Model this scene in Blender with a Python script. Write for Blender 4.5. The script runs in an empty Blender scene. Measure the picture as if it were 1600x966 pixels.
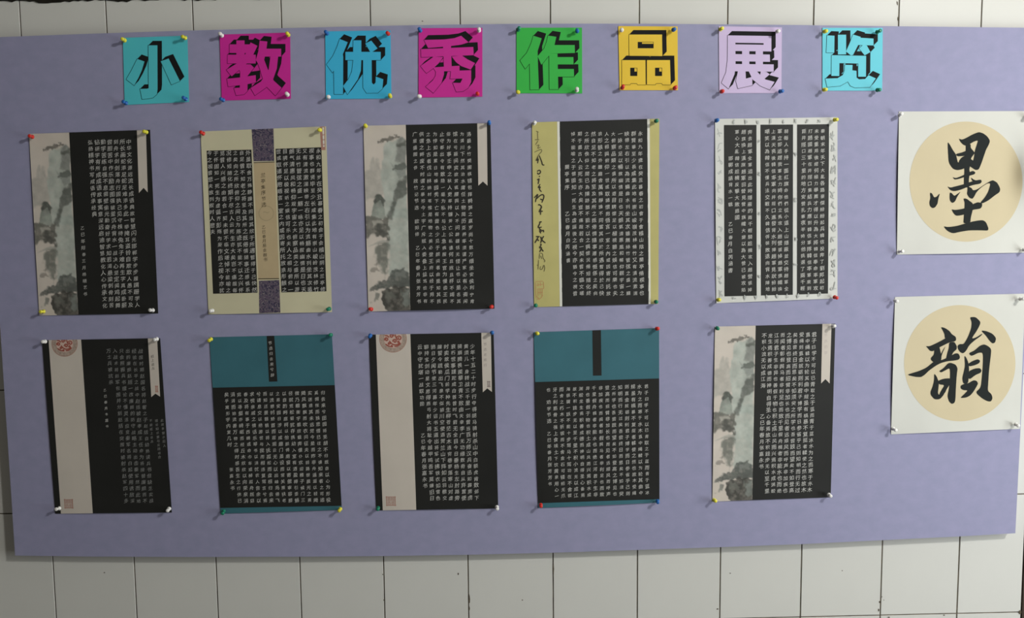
import bpy, math, random
import numpy as np
from mathutils import Euler, Vector
from mathutils.geometry import tessellate_polygon

scene = bpy.context.scene
COL = scene.collection
random.seed(7)
rng = np.random.default_rng(7)

# ------------------------------------------------------------------ camera
BOARD_Z = 1.5                                   # height of the board's centre above the floor
CAM_LOC = Vector((-0.05552463, -1.86268455, BOARD_Z + 0.12853952))
CAM_ROT = Euler((1.48528596, 0.01273027, -0.02106805), 'XYZ')
FPX = 1250.0
cam_data = bpy.data.cameras.new('camera')
cam_data.sensor_width = 36.0
cam_data.lens = FPX / 1600.0 * 36.0
cam_data.clip_start = 0.05
cam = bpy.data.objects.new('camera', cam_data)
COL.objects.link(cam)
cam.location = CAM_LOC
cam.rotation_euler = CAM_ROT
scene.camera = cam

# ------------------------------------------------------------------ world, lamp, exposure
world = bpy.data.worlds.new('room_ambient')
scene.world = world
world.use_nodes = True
bg = world.node_tree.nodes['Background']
bg.inputs[0].default_value = (1.0, 0.95, 0.84, 1)
bg.inputs[1].default_value = 0.085

lamp_data = bpy.data.lights.new('ceiling_lamp', 'POINT')
lamp_data.shadow_soft_size = 0.11
lamp_data.energy = 178
lamp_data.color = (1.0, 1.0, 0.97)
lamp = bpy.data.objects.new('ceiling_lamp', lamp_data)
COL.objects.link(lamp)
lamp.location = (1.95, -2.1, BOARD_Z + 1.4)

# daylight entering by the window in the right-hand wall
WIN_X, WIN_Y0, WIN_Y1, WIN_Z0, WIN_Z1 = 2.31, -1.8, -0.8, 0.5, 1.9
day_data = bpy.data.lights.new('window_daylight', 'AREA')
day_data.shape = 'RECTANGLE'
day_data.size = WIN_Z1 - WIN_Z0
day_data.size_y = WIN_Y1 - WIN_Y0
day_data.energy = 44
day_data.color = (0.93, 0.98, 1.0)
day = bpy.data.objects.new('window_daylight', day_data)
COL.objects.link(day)
day.location = (WIN_X + 0.02, (WIN_Y0 + WIN_Y1) / 2, (WIN_Z0 + WIN_Z1) / 2)
day.rotation_euler = (0, math.pi / 2, 0)

vs = scene.view_settings
vs.view_transform = 'Standard'
vs.look = 'None'
vs.gamma = 1.0
vs.use_curve_mapping = False
vs.exposure = 0.0

# ------------------------------------------------------------------ helpers
RM = np.array(CAM_ROT.to_matrix())
C0 = np.array(CAM_LOC)


def unproject(px, y):
    """photo pixel -> point of the vertical plane at depth y (px: N x 2, y scalar or N)."""
    px = np.asarray(px, float).reshape(-1, 2)
    d = np.stack([(px[:, 0] - 800) / FPX, -(px[:, 1] - 483) / FPX, -np.ones(len(px))], 1) @ RM.T
    t = (np.asarray(y, float) - C0[1]) / d[:, 1]
    return C0 + d * t[:, None]


def lerp_rgb(c):
    return tuple(c) + (1.0,)


MATS = {}


def mat(name, col, rough=0.6, spec=0.4, noise=0.0, nscale=60.0, bump=0.0, bscale=400.0, stretch=None, tint=None):
    if name in MATS:
        return MATS[name]
    m = bpy.data.materials.new(name)
    m.use_nodes = True
    nt = m.node_tree
    b = nt.nodes['Principled BSDF']
    b.inputs['Base Color'].default_value = lerp_rgb(col)
    b.inputs['Roughness'].default_value = rough
    b.inputs['Specular IOR Level'].default_value = spec
    if noise or bump:
        tc = nt.nodes.new('ShaderNodeTexCoord')
        mp = nt.nodes.new('ShaderNodeMapping')
        if stretch:
            mp.inputs['Scale'].default_value = stretch
        nt.links.new(tc.outputs['Object'], mp.inputs[0])
    if noise:
        n = nt.nodes.new('ShaderNodeTexNoise')
        n.inputs['Scale'].default_value = nscale
        n.inputs['Detail'].default_value = 5
        nt.links.new(mp.outputs[0], n.inputs['Vector'])
        r = nt.nodes.new('ShaderNodeValToRGB')
        lo = tuple(max(0, c * (1 - noise)) for c in col)
        hi = tuple(min(1, c * (1 + noise)) for c in (tint or col))
        r.color_ramp.elements[0].position = 0.3
        r.color_ramp.elements[1].position = 0.7
        r.color_ramp.elements[0].color = lerp_rgb(lo)
        r.color_ramp.elements[1].color = lerp_rgb(hi)
        nt.links.new(n.outputs['Fac'], r.inputs[0])
        nt.links.new(r.outputs[0], b.inputs['Base Color'])
    if bump:
        n2 = nt.nodes.new('ShaderNodeTexNoise')
        n2.inputs['Scale'].default_value = bscale
        n2.inputs['Detail'].default_value = 3
        nt.links.new(mp.outputs[0], n2.inputs['Vector'])
        bp = nt.nodes.new('ShaderNodeBump')
        bp.inputs['Strength'].default_value = bump
        bp.inputs['Distance'].default_value = 0.002
        nt.links.new(n2.outputs['Fac'], bp.inputs['Height'])
        nt.links.new(bp.outputs[0], b.inputs['Normal'])
    MATS[name] = m
    return m


def attr_mat(name, rough=0.65):
    m = bpy.data.materials.new(name)
    m.use_nodes = True
    nt = m.node_tree
    a = nt.nodes.new('ShaderNodeAttribute')
    a.attribute_name = 'Col'
    b = nt.nodes['Principled BSDF']
    b.inputs['Roughness'].default_value = rough
    b.inputs['Specular IOR Level'].default_value = 0.3
    nt.links.new(a.outputs['Color'], b.inputs['Base Color'])
    MATS[name] = m
    return m


def mesh_obj(name, verts, faces, material, parent=None, smooth=False, origin=None):
    me = bpy.data.meshes.new(name)
    v = np.asarray(verts, float)
    if origin is not None:
        v = v - np.asarray(origin)
    me.from_pydata([tuple(p) for p in v], [], [tuple(int(i) for i in f) for f in faces])
    me.materials.append(material)
    if smooth:
        me.polygons.foreach_set('use_smooth', [True] * len(me.polygons))
    me.update()
    o = bpy.data.objects.new(name, me)
    COL.objects.link(o)
    if parent is not None:
        o.parent = parent
    return o


def empty(name, loc, label=None, cat=None, group=None):
    o = bpy.data.objects.new(name, None)
    o.empty_display_size = 0.02
    COL.objects.link(o)
    o.location = loc
    tag(o, label, cat, group)
    return o


def tag(o, label=None, cat=None, group=None, kind=None):
    if label:
        o['label'] = label
    if cat:
        o['category'] = cat
    if group:
        o['group'] = group
    if kind:
        o['kind'] = kind
    return o


def homography(src, dst):
    A = []
    for (x, y), (u, v) in zip(src, dst):
        A.append([x, y, 1, 0, 0, 0, -u * x, -u * y])
        A.append([0, 0, 0, x, y, 1, -v * x, -v * y])
    h = np.linalg.solve(np.array(A, float), np.array(dst, float).reshape(-1))
    return np.append(h, 1).reshape(3, 3)


def apply_h(H, p):
    p = np.asarray(p, float).reshape(-1, 2)
    q = np.c_[p, np.ones(len(p))] @ H.T
    return q[:, :2] / q[:, 2:3]


UNIT = [(0, 0), (1, 0), (1, 1), (0, 1)]

# ------------------------------------------------------------------ wall with tiles
WALL_Y = 0.025                                  # front of the tiles; the board's face is y = 0
M_TILE = mat('white_glazed_tile', (0.64, 0.632, 0.588), rough=0.3, spec=0.05, noise=0.035, nscale=3.0)
M_GROUT = mat('dirty_grout', (0.135, 0.115, 0.085), rough=0.9, spec=0.1, noise=0.5, nscale=30)
M_PLASTER = mat('plaster', (0.45, 0.44, 0.40), rough=0.9, spec=0.1, noise=0.05, nscale=8)

top_x = [33, 167, 302, 440, 579, 719, 860, 999, 1137, 1271, 1404, 1533]
top_y = [57, 52, 48, 44, 41, 38, 37, 37, 38, 39, 40, 41]
bot_x = [82, 209, 337, 468, 599, 731, 864, 996, 1126, 1253, 1379, 1500]
bot_y = [871, 871, 871, 870, 869, 867, 864, 859, 855, 850, 845, 840]
pt = unproject(np.c_[top_x, top_y], WALL_Y)
pb = unproject(np.c_[bot_x, bot_y], WALL_Y)


def joint_x(i, z):
    t = (z - pb[i, 2]) / (pt[i, 2] - pb[i, 2])
    return pb[i, 0] + (pt[i, 0] - pb[i, 0]) * min(max(t, -0.25), 1.1)


DOOR_X = unproject([(1598, 915)], WALL_Y)[0, 0]
joints = []
for k in (3, 2, 1):
    joints.append(lambda z, k=k: joint_x(0, z) - 0.2 * k)
for i in range(len(top_x)):
    joints.append(lambda z, i=i: joint_x(i, z))
joints.append(lambda z: DOOR_X - 0.001)

zj1 = unproject([(10, 803)], WALL_Y)[0, 2]
zj2 = unproject([(5, 610)], WALL_Y)[0, 2]
zj0 = unproject([(1590, 957)], WALL_Y)[0, 2]
ztop = unproject([(60, 2.0)], WALL_Y)[0, 2]
zs = [zj1, zj2] + [zj2 + (ztop + 0.02 - zj2) * k / 3 for k in (1, 2, 3)]
low = [zj0]
while low[-1] - 0.29 > 0.02:
    low.append(low[-1] - 0.29)
low.append(0.0)
zs = low[::-1] + zs

x_left = joints[0](1.5)
wv, wf = [], []


def box(v, f, x0, x1, y0, y1, z0, z1):
    n = len(v)
    v += [(x, y, z) for x in (x0, x1) for y in (y0, y1) for z in (z0, z1)]
    f += [tuple(n + i for i in q) for q in ((0, 1, 3, 2), (4, 6, 7, 5), (0, 4, 5, 1), (2, 3, 7, 6), (0, 2, 6, 4), (1, 5, 7, 3))]


box(wv, wf, x_left, DOOR_X, WALL_Y + 0.0018, WALL_Y + 0.15, 0.0, ztop + 0.02)
wall = mesh_obj('wall_back', wv, wf, M_GROUT)
tag(wall, kind='structure')
uv_, uf_ = [], []
box(uv_, uf_, x_left, DOOR_X + 1.2, WALL_Y + 0.004, WALL_Y + 0.15, ztop + 0.06, 3.2)
upper = mesh_obj('wall_upper', uv_, uf_, M_PLASTER)
tag(upper, kind='structure')

GAP = 0.0014
for r in range(len(zs) - 1):
    for c in range(len(joints) - 1):
        z0, z1 = zs[r] + GAP, zs[r + 1] - GAP
        quad = [(joints[c](z0) + GAP, z0), (joints[c + 1](z0) - GAP, z0), (joints[c + 1](z1) - GAP, z1), (joints[c](z1) + GAP, z1)]
        cx = sum(q[0] for q in quad) / 4
        cz = (z0 + z1) / 2
        dy = rng.uniform(-0.0002, 0.0002)
        b = 0.0005
        v = []
        for (x, z) in quad:
            v.append((x - math.copysign(b, x - cx), WALL_Y + dy, z - math.copysign(b, z - cz)))
        for (x, z) in quad:
            v.append((x, WALL_Y + dy + 0.0008, z))
        for (x, z) in quad:
            v.append((x, WALL_Y + 0.004, z))
        f = [(0, 1, 2, 3)]
        for k in range(4):
            k2 = (k + 1) % 4
            f += [(k, 4 + k, 4 + k2, k2), (4 + k, 8 + k, 8 + k2, 4 + k2)]
        o = mesh_obj('tile', v, f, M_TILE, wall, origin=(cx, WALL_Y, cz))
        o.location = (cx, WALL_Y, cz)

# dark ragged strip above the last tile row
M_DARK = mat('blackened_strip', (0.018, 0.016, 0.012), rough=0.9, spec=0.1, noise=0.4, nscale=40)
xs = np.linspace(x_left, DOOR_X + 1.2, 420)
edge = ztop - 0.0005 + rng.uniform(-0.0035, 0.0015, len(xs)) + 0.0015 * np.sin(xs * 37) + 0.0062 * (xs + 1.15)
tv, tf = [], []
for x, z in zip(xs, edge):
    tv += [(x, WALL_Y - 0.003, z), (x, WALL_Y - 0.003, ztop + 0.062), (x, WALL_Y + 0.006, z), (x, WALL_Y + 0.006, ztop + 0.062)]
for i in range(len(xs) - 1):
    a, b_ = 4 * i, 4 * i + 4
    tf += [(a, b_, b_ + 1, a + 1), (a + 2, a + 3, b_ + 3, b_ + 2), (a, a + 2, b_ + 2, b_), (a + 1, b_ + 1, b_ + 3, a + 3)]
trim = mesh_obj('trim_1', tv, tf, M_DARK)
tag(trim, kind='structure')

# grime spots on the glaze and along the joints
M_GRIME = mat('grime', (0.11, 0.09, 0.065), rough=0.9, spec=0.05, noise=0.4, nscale=300)
for (x, y, rx, ry) in ((163, 895, 1.3, 0.8), (598, 898, 0.9, 1.2), (600, 938, 1.0, 1.4), (716, 897, 1.1, 1.6), (733, 937, 1.2, 7.5), (733, 951, 1.2, 3.0),
                       (816, 938, 1.2, 1.0), (864.5, 890, 1.0, 9.0), (1141, 896, 1.1, 0.9), (1121, 952, 1.6, 1.1), (1316, 892, 0.9, 0.8), (1375, 941, 1.6, 2.2),
                       (1373, 954, 1.2, 2.4), (1378, 933, 0.8, 0.8), (1381, 938, 0.7, 0.7), (1389, 965, 2.0, 1.0), (1475, 961.5, 1.6, 0.9),
                       (1594, 957, 3.0, 3.0), (1402, 5, 1.2, 3.0), (1403, 30, 0.9, 3.5), (660, 33, 1.3, 0.8)):
    ang = np.linspace(0, 2 * math.pi, 11)[:-1]
    k = 1 + rng.uniform(-0.3, 0.3, 10)
    p = unproject(np.c_[x + rx * k * np.cos(ang), y + ry * k * np.sin(ang)], WALL_Y - 0.0005)
    mesh_obj('grime_spot', p, [tuple(range(10))[::-1]], M_GRIME, wall)

# door at the right end of the wall (only the edge of its frame reaches into the picture)
M_DOOR = mat('dark_brown_wood', (0.05, 0.032, 0.022), rough=0.5, spec=0.3, noise=0.3, nscale=9, stretch=(8, 8, 0.6))
door = empty('door_1', (DOOR_X + 0.5, WALL_Y, 0))
tag(door, kind='structure')


def door_part(name, x0, x1, y0, y1, z0, z1):
    v, f = [], []
    box(v, f, x0, x1, y0, y1, z0, z1)
    return mesh_obj(name, v, f, M_DOOR, door, origin=(DOOR_X + 0.5, WALL_Y, 0))


door_part('door_jamb', DOOR_X, DOOR_X + 0.08, WALL_Y - 0.002, WALL_Y + 0.14, 0, ztop + 0.055)
door_part('door_jamb', DOOR_X + 0.95, DOOR_X + 1.03, WALL_Y - 0.002, WALL_Y + 0.14, 0, ztop + 0.055)
door_part('door_leaf', DOOR_X + 0.082, DOOR_X + 0.948, WALL_Y + 0.04, WALL_Y + 0.08, 0.01, ztop + 0.055)

# right-hand wall with the window that lights the board (outside the picture)
wv, wf = [], []
for (y0, y1, z0, z1) in ((-3.0, WIN_Y0, 0, 3.2), (WIN_Y1, WALL_Y + 0.15, 0, 3.2), (WIN_Y0, WIN_Y1, 0, WIN_Z0), (WIN_Y0, WIN_Y1, WIN_Z1, 3.2)):
    box(wv, wf, WIN_X, WIN_X + 0.15, y0, y1, z0, z1)
side = mesh_obj('wall_right', wv, wf, M_PLASTER)
tag(side, kind='structure')
win = empty('window_1', (WIN_X, (WIN_Y0 + WIN_Y1) / 2, WIN_Z0))
tag(win, kind='structure')
M_FRAME = mat('white_window_frame', (0.6, 0.6, 0.57), rough=0.5, spec=0.3)
for (y0, y1, z0, z1) in ((WIN_Y0 - 0.05, WIN_Y0, WIN_Z0 - 0.05, WIN_Z1 + 0.05), (WIN_Y1, WIN_Y1 + 0.05, WIN_Z0 - 0.05, WIN_Z1 + 0.05),
                         (WIN_Y0, WIN_Y1, WIN_Z0 - 0.05, WIN_Z0), (WIN_Y0, WIN_Y1, WIN_Z1, WIN_Z1 + 0.05)):
    v, f = [], []
    box(v, f, WIN_X - 0.012, WIN_X, y0, y1, z0, z1)
    mesh_obj('window_frame', v, f, M_FRAME, win, origin=(WIN_X, (WIN_Y0 + WIN_Y1) / 2, WIN_Z0))

# ------------------------------------------------------------------ display board
M_BOARD = mat('lavender_felt', (0.308, 0.31, 0.45), rough=0.9, spec=0.15, noise=0.035, nscale=34, bump=0.2, bscale=900,
              stretch=(1, 1, 1.3), tint=(0.32, 0.31, 0.455))
M_BOARD_EDGE = mat('board_core', (0.30, 0.30, 0.44), rough=0.9, spec=0.1)
outline_px = [(-27, 59.5), (0, 58), (100, 54.2), (200, 50.8), (300, 47.6), (400, 45), (500, 42.6), (600, 40.3), (700, 38.4),
              (800, 37.3), (900, 37.0), (1000, 37.0), (1100, 37.8), (1200, 38.6), (1300, 39.8), (1400, 41), (1500, 42.2), (1626, 43.6),
              (1594.6, 670), (1586.5, 833.5),
              (1500, 838.5), (1376, 844.5), (1253, 850.5), (1126, 855.3), (1000, 859.5), (864, 864), (731, 867.2), (600, 869.2),
              (468, 870.2), (300, 870.6), (150, 870), (23.5, 868.5), (18, 780), (6, 600), (-1, 490)]
ring = unproject(outline_px, 0.0)
n = len(ring)
tri = tessellate_polygon([[Vector((p[0], p[2], 0)) for p in ring]])
bv = [tuple(p) for p in ring] + [(p[0], WALL_Y - 0.0003, p[2]) for p in ring]
bf = []
for t in tri:
    a = [ring[i] for i in t]
    cr = (a[1][0] - a[0][0]) * (a[2][2] - a[0][2]) - (a[1][2] - a[0][2]) * (a[2][0] - a[0][0])
    t = t if cr > 0 else t[::-1]
    bf.append(tuple(t))
    bf.append(tuple(n + i for i in t[::-1]))
for i in range(n):
    j = (i + 1) % n
    bf.append((i, n + i, n + j, j))
board = mesh_obj('display_board', bv, bf, M_BOARD, origin=(0, 0, BOARD_Z))
board.location = (0, 0, BOARD_Z)
tag(board, 'large lavender felt display board mounted on the white tiled wall', 'board')


# ------------------------------------------------------------------ sheets of paper
class Sheet:
    """a pinned sheet; all layout is kept in the sheet's own frame derived from its four corners."""

    def __init__(self, name, corners, material, label, cat, group=None, curl=(0.003, 0.0015, 0.001), bump=None, grid=(20, 28), base=0.0012):
        self.H = homography(corners, UNIT)
        self.Hi = np.linalg.inv(self.H)
        self.curl = curl
        self.bump = bump
        self.base = base
        c = self.world([np.mean(np.array(corners), 0)])[0]
        self.origin = c
        self.root = empty(name, c, label, cat, group)
        g = self.grid_pts(grid)
        self.paper(g, grid, material)
        self.layer = 0

    def lift(self, uv):
        u, v = np.clip(uv[:, 0], 0, 1), np.clip(uv[:, 1], 0, 1)
        ab, al, ar = self.curl
        L = self.base + ab * np.sin(math.pi * u) * v ** 6 + al * (1 - u) ** 8 * np.sin(math.pi * v) + ar * u ** 8 * np.sin(math.pi * v)
        if self.bump:
            a, u0, v0, su, sv = self.bump
            L = L + a * np.exp(-((uv[:, 0] - u0) / su) ** 2 - ((v - v0) / sv) ** 2)
        return L

    def world(self, px, lift=0.0):
        px = np.asarray(px, float).reshape(-1, 2)
        return unproject(px, -(self.lift(apply_h(self.H, px)) + lift))

    def grid_pts(self, grid, quad=UNIT):
        nu, nv = grid
        Hq = homography(UNIT, quad)
        U, V = np.meshgrid(np.linspace(0, 1, nu + 1), np.linspace(0, 1, nv + 1))
        return apply_h(Hq, np.c_[U.ravel(), V.ravel()])

    def paper(self, g, grid, material):
        nu, nv = grid
        px = apply_h(self.Hi, g)
        fr = self.world(px)
        bk = fr + np.array([0, 0.0003, 0])
        N = len(fr)
        f = []
        idx = lambda i, j: j * (nu + 1) + i
        for j in range(nv):
            for i in range(nu):
                q = (idx(i, j), idx(i, j + 1), idx(i + 1, j + 1), idx(i + 1, j))
                f.append(q)
                f.append(tuple(N + k for k in q[::-1]))
        rim = [idx(i, 0) for i in range(nu)] + [idx(nu, j) for j in range(nv)] + [idx(i, nv) for i in range(nu, 0, -1)] + [idx(0, j) for j in range(nv, 0, -1)]
        for k in range(len(rim)):
            a, b = rim[k], rim[(k + 1) % len(rim)]
            f.append((a, b, N + b, N + a))
        mesh_obj('paper', np.r_[fr, bk], f, material, self.root, smooth=False, origin=self.origin)

    def panel(self, name, quad_px, material, lift, grid=(10, 14), parent=None, colfn=None):
        """a printed quadrilateral lying on the sheet"""
        nu, nv = grid
        Hq = homography(UNIT, quad_px)
        U, V = np.meshgrid(np.linspace(0, 1, nu + 1), np.linspace(0, 1, nv + 1))
        uv = np.c_[U.ravel(), V.ravel()]
        w = self.world(apply_h(Hq, uv), lift)
        idx = lambda i, j: j * (nu + 1) + i
        f = [(idx(i, j), idx(i, j + 1), idx(i + 1, j + 1), idx(i + 1, j)) for j in range(nv) for i in range(nu)]
        o = mesh_obj(name, w, f, material, parent or self.root, origin=self.origin)
        if colfn is not None:
            rgb = colfn(uv)
            a = o.data.color_attributes.new('Col', 'FLOAT_COLOR', 'POINT')
            a.data.foreach_set('color', np.c_[rgb, np.ones(len(rgb))].astype(np.float32).ravel())
        return o

    def polys(self, name, plist, material, lift, parent=None, step=0.00001):
        """a set of printed polygons (photo pixels) as one part"""
        V, F = [], []
        for k, p in enumerate(plist):
            p = np.asarray(p, float)
            w = self.world(p, lift + k * step)
            n0 = len(V)
            V += [tuple(q) for q in w]
            for t in tessellate_polygon([[Vector((q[0], -q[1], 0)) for q in p]]):
                a, b, c = (p[i] for i in t)
                cr = (b[0] - a[0]) * (c[1] - a[1]) - (b[1] - a[1]) * (c[0] - a[0])
                t = t if cr < 0 else t[::-1]
                F.append(tuple(n0 + i for i in t))
        return mesh_obj(name, V, F, material, parent or self.root, origin=self.origin)

    def ribbon_polys(self, lines, width):
        out = []
        for ln in lines:
            p = smooth_line(np.asarray(ln, float), 2)
            d = np.gradient(p, axis=0)
            d /= np.maximum(np.linalg.norm(d, axis=1, keepdims=True), 1e-6)
            nrm = np.c_[-d[:, 1], d[:, 0]]
            t = np.linspace(0, 1, len(p))[:, None]
            w = width * (0.5 + 0.5 * np.sin(np.pi * (0.12 + 0.76 * t)))
            a, b = p + nrm * w / 2, p - nrm * w / 2
            for i in range(len(p) - 1):
                out.append([a[i], a[i + 1], b[i + 1], b[i]])
        return out

    def ribbons(self, name, lines, width, material, lift, parent=None):
        return self.polys(name, self.ribbon_polys(lines, width), material, lift, parent, step=0.0000015)

    def text(self, name, items, material, lift, shear=0.10, parent=None, sx=1.0):
        """items: (char, cx, cy, size_px, rotation); one part"""
        VP, F, n0 = [], [], 0
        for ch, cx, cy, s, a in items:
            v, f = glyph(ch)
            if not len(v):
                continue
            p = (v - GC) * s
            x = p[:, 0] * sx
            y = -(p[:, 1] + shear * p[:, 0])
            ca, sa = math.cos(a), math.sin(a)
            VP.append(np.c_[cx + ca * x - sa * y, cy + sa * x + ca * y])
            F += [tuple(n0 + i for i in q) for q in f]
            n0 += len(v)
        if not VP:
            return None
        w = self.world(np.concatenate(VP), lift)
        return mesh_obj(name, w, F, material, parent or self.root, origin=self.origin)

    def column(self, txt, p0, p1, material, size=None, lift=0.0004, name='text_column', jit=1.0, parent=None, shear=0.16):
        p0, p1 = np.array(p0, float), np.array(p1, float)
        n = len(txt)
        pitch = np.linalg.norm(p1 - p0) / max(1, n - 1)
        size = (size or pitch * 0.93) * 0.87
        items = []
        for i, ch in enumerate(txt):
            if ch == ' ':
                continue
            p = p0 + (p1 - p0) * (i / max(1, n - 1))
            p = p + rng.normal(0, 0.025 * size * jit, 2)
            items.append((ch, p[0], p[1], size * rng.uniform(0.88, 1.08), rng.normal(0, 0.045) * jit))
        return self.text(name, items, material, lift, parent=parent, shear=shear)

    def text_grid(self, corners, nrows, ncols, cols, material, size=None, parent=None):
        """corners: r1c1, r1cM, rNc1, rNcM (columns run right to left); cols: (column, first row, text)"""
        a, b, c, d = (np.array(q, float) for q in corners)
        for j, i0, txt in cols:
            s = j / (ncols - 1)
            top, bot = a + (b - a) * s, c + (d - c) * s
            q0 = top + (bot - top) * (i0 / (nrows - 1))
            q1 = top + (bot - top) * ((i0 + len(txt) - 1) / (nrows - 1))
            pitch = np.linalg.norm(bot - top) / (nrows - 1)
            self.column(txt, q0, q1, material, size or pitch * 0.93, parent=parent)


def smooth_line(p, it):
    for _ in range(it):
        q = [p[0]]
        for a, b in zip(p[:-1], p[1:]):
            q += [a * 0.75 + b * 0.25, a * 0.25 + b * 0.75]
        q.append(p[-1])
        p = np.array(q)
    return p


def chaikin(p, it=1, k=0.2):
    p = np.asarray(p, float)
    for _ in range(it):
        q = []
        for i in range(len(p)):
            a, b = p[i], p[(i + 1) % len(p)]
            q += [a * (1 - k) + b * k, a * k + b * (1 - k)]
        p = np.array(q)
    return p


# ---- glyph outlines of the built-in typeface
_gc = bpy.data.curves.new('glyph', 'FONT')
_gc.resolution_u = 2
_go = bpy.data.objects.new('glyph', _gc)
COL.objects.link(_go)
_cache = {}
GC = np.array([0.5, 0.38])


def glyph(ch):
    if ch not in _cache:
        _gc.body = ch
        dg = bpy.context.evaluated_depsgraph_get()
        dg.update()
        ev = _go.evaluated_get(dg)
        me = ev.to_mesh()
        v = np.zeros(len(me.vertices) * 3)
        me.vertices.foreach_get('co', v)
        me.calc_loop_triangles()
        t = np.zeros(len(me.loop_triangles) * 3, int)
        me.loop_triangles.foreach_get('vertices', t)
        v = v.reshape(-1, 3)[:, :2].copy()
        t = t.reshape(-1, 3).copy()
        # pixel space flips y, world keeps it: orient every triangle towards the room
        a, b, c = v[t[:, 0]], v[t[:, 1]], v[t[:, 2]]
        cr = (b[:, 0] - a[:, 0]) * (c[:, 1] - a[:, 1]) - (b[:, 1] - a[:, 1]) * (c[:, 0] - a[:, 0])
        t[cr < 0] = t[cr < 0][:, ::-1]
        _cache[ch] = (v, t.tolist())
        ev.to_mesh_clear()
    return _cache[ch]


# ------------------------------------------------------------------ paper and ink materials
M_INK = mat('black_print', (0.011, 0.011, 0.011), rough=0.7, spec=0.12)
M_BLACK = mat('black_paper', (0.0155, 0.0155, 0.014), rough=0.6, spec=0.28, noise=0.12, nscale=9)
M_WHITEINK = mat('white_ink', (0.57, 0.56, 0.525), rough=0.7, spec=0.2)
M_FAINTINK = mat('faint_white_ink', (0.27, 0.27, 0.26), rough=0.7, spec=0.2)
M_BEIGE = mat('beige_print', (0.60, 0.54, 0.47), rough=0.65, spec=0.3, noise=0.04, nscale=10)
M_CREAM = mat('cream_paper', (0.60, 0.56, 0.38), rough=0.65, spec=0.3, noise=0.03, nscale=14)
M_KRAFT = mat('kraft_print', (0.50, 0.39, 0.23), rough=0.65, spec=0.3, noise=0.05, nscale=20)
M_GOLD = mat('gold_paper', (0.50, 0.45, 0.17), rough=0.6, spec=0.35, noise=0.05, nscale=20)
M_STRIPE = mat('white_print', (0.72, 0.71, 0.64), rough=0.6, spec=0.3)
M_TEAL = mat('teal_paper', (0.045, 0.150, 0.185), rough=0.6, spec=0.3, noise=0.08, nscale=9)
M_GREYPAPER = mat('pale_grey_paper', (0.62, 0.62, 0.58), rough=0.65, spec=0.3, noise=0.04, nscale=12)
M_GREYINK = mat('pale_grey_ink', (0.44, 0.45, 0.43), rough=0.7, spec=0.2)
M_DARKINK = mat('brown_black_ink', (0.045, 0.038, 0.025), rough=0.7, spec=0.2)
M_MIDINK = mat('grey_violet_ink', (0.27, 0.22, 0.21), rough=0.7, spec=0.2)
M_PALEINK = mat('pale_violet_ink', (0.45, 0.38, 0.36), rough=0.7, spec=0.2)
M_RED = mat('brick_red_print', (0.33, 0.085, 0.06), rough=0.65, spec=0.25)
M_SEAL = mat('pale_red_print', (0.43, 0.22, 0.17), rough=0.65, spec=0.25)
M_FAINTSEAL = mat('orange_seal_print', (0.50, 0.28, 0.12), rough=0.65, spec=0.25)
M_PINK = mat('pale_pink_print', (0.60, 0.45, 0.38), rough=0.65, spec=0.25)
M_TAN = mat('tan_ring_print', (0.40, 0.31, 0.25), rough=0.65, spec=0.25, noise=0.25, nscale=260)
M_LANDSCAPE = attr_mat('ink_wash_print')
M_XUAN = mat('white_rice_paper', (0.60, 0.595, 0.545), rough=0.7, spec=0.25, noise=0.02, nscale=14)
M_DISC = mat('pale_ochre_print', (0.57, 0.485, 0.315), rough=0.7, spec=0.25, noise=0.03, nscale=10)
M_BRUSH = mat('brush_ink', (0.014, 0.017, 0.016), rough=0.7, spec=0.12)

M_BROCADE = bpy.data.materials.new('purple_brocade_print')
M_BROCADE.use_nodes = True
_nt = M_BROCADE.node_tree
_b = _nt.nodes['Principled BSDF']
_b.inputs['Roughness'].default_value = 0.65
_tc = _nt.nodes.new('ShaderNodeTexCoord')
_n = _nt.nodes.new('ShaderNodeTexNoise')
_n.inputs['Scale'].default_value = 85
_n.inputs['Detail'].default_value = 2
_n.inputs['Distortion'].default_value = 2.2
_r = _nt.nodes.new('ShaderNodeValToRGB')
_e = _r.color_ramp.elements
_e[0].position = 0.40
_e[0].color = (0.035, 0.028, 0.06, 1)
_e[1].position = 0.60
_e[1].color = (0.10, 0.07, 0.11, 1)
for pos, c in ((0.485, (0.055, 0.04, 0.09, 1)), (0.505, (0.33, 0.29, 0.25, 1)), (0.535, (0.07, 0.05, 0.09, 1))):
    k = _e.new(pos)
    k.color = c
_nt.links.new(_tc.outputs['Object'], _n.inputs['Vector'])
_nt.links.new(_n.outputs['Fac'], _r.inputs[0])
_nt.links.new(_r.outputs[0], _b.inputs['Base Color'])


# ------------------------------------------------------------------ push pins
def lathe(profile, seg=14):
    v, f = [], []
    for r, h in profile:
        for k in range(seg):
            a = 2 * math.pi * k / seg
            v.append((r * math.cos(a), -h, r * math.sin(a)))
    for i in range(len(profile) - 1):
        for k in range(seg):
            k2 = (k + 1) % seg
            f.append((i * seg + k, i * seg + k2, (i + 1) * seg + k2, (i + 1) * seg + k))
    f.append(tuple(range(seg))[::-1])
    f.append(tuple((len(profile) - 1) * seg + k for k in range(seg)))
    return v, f


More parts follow.
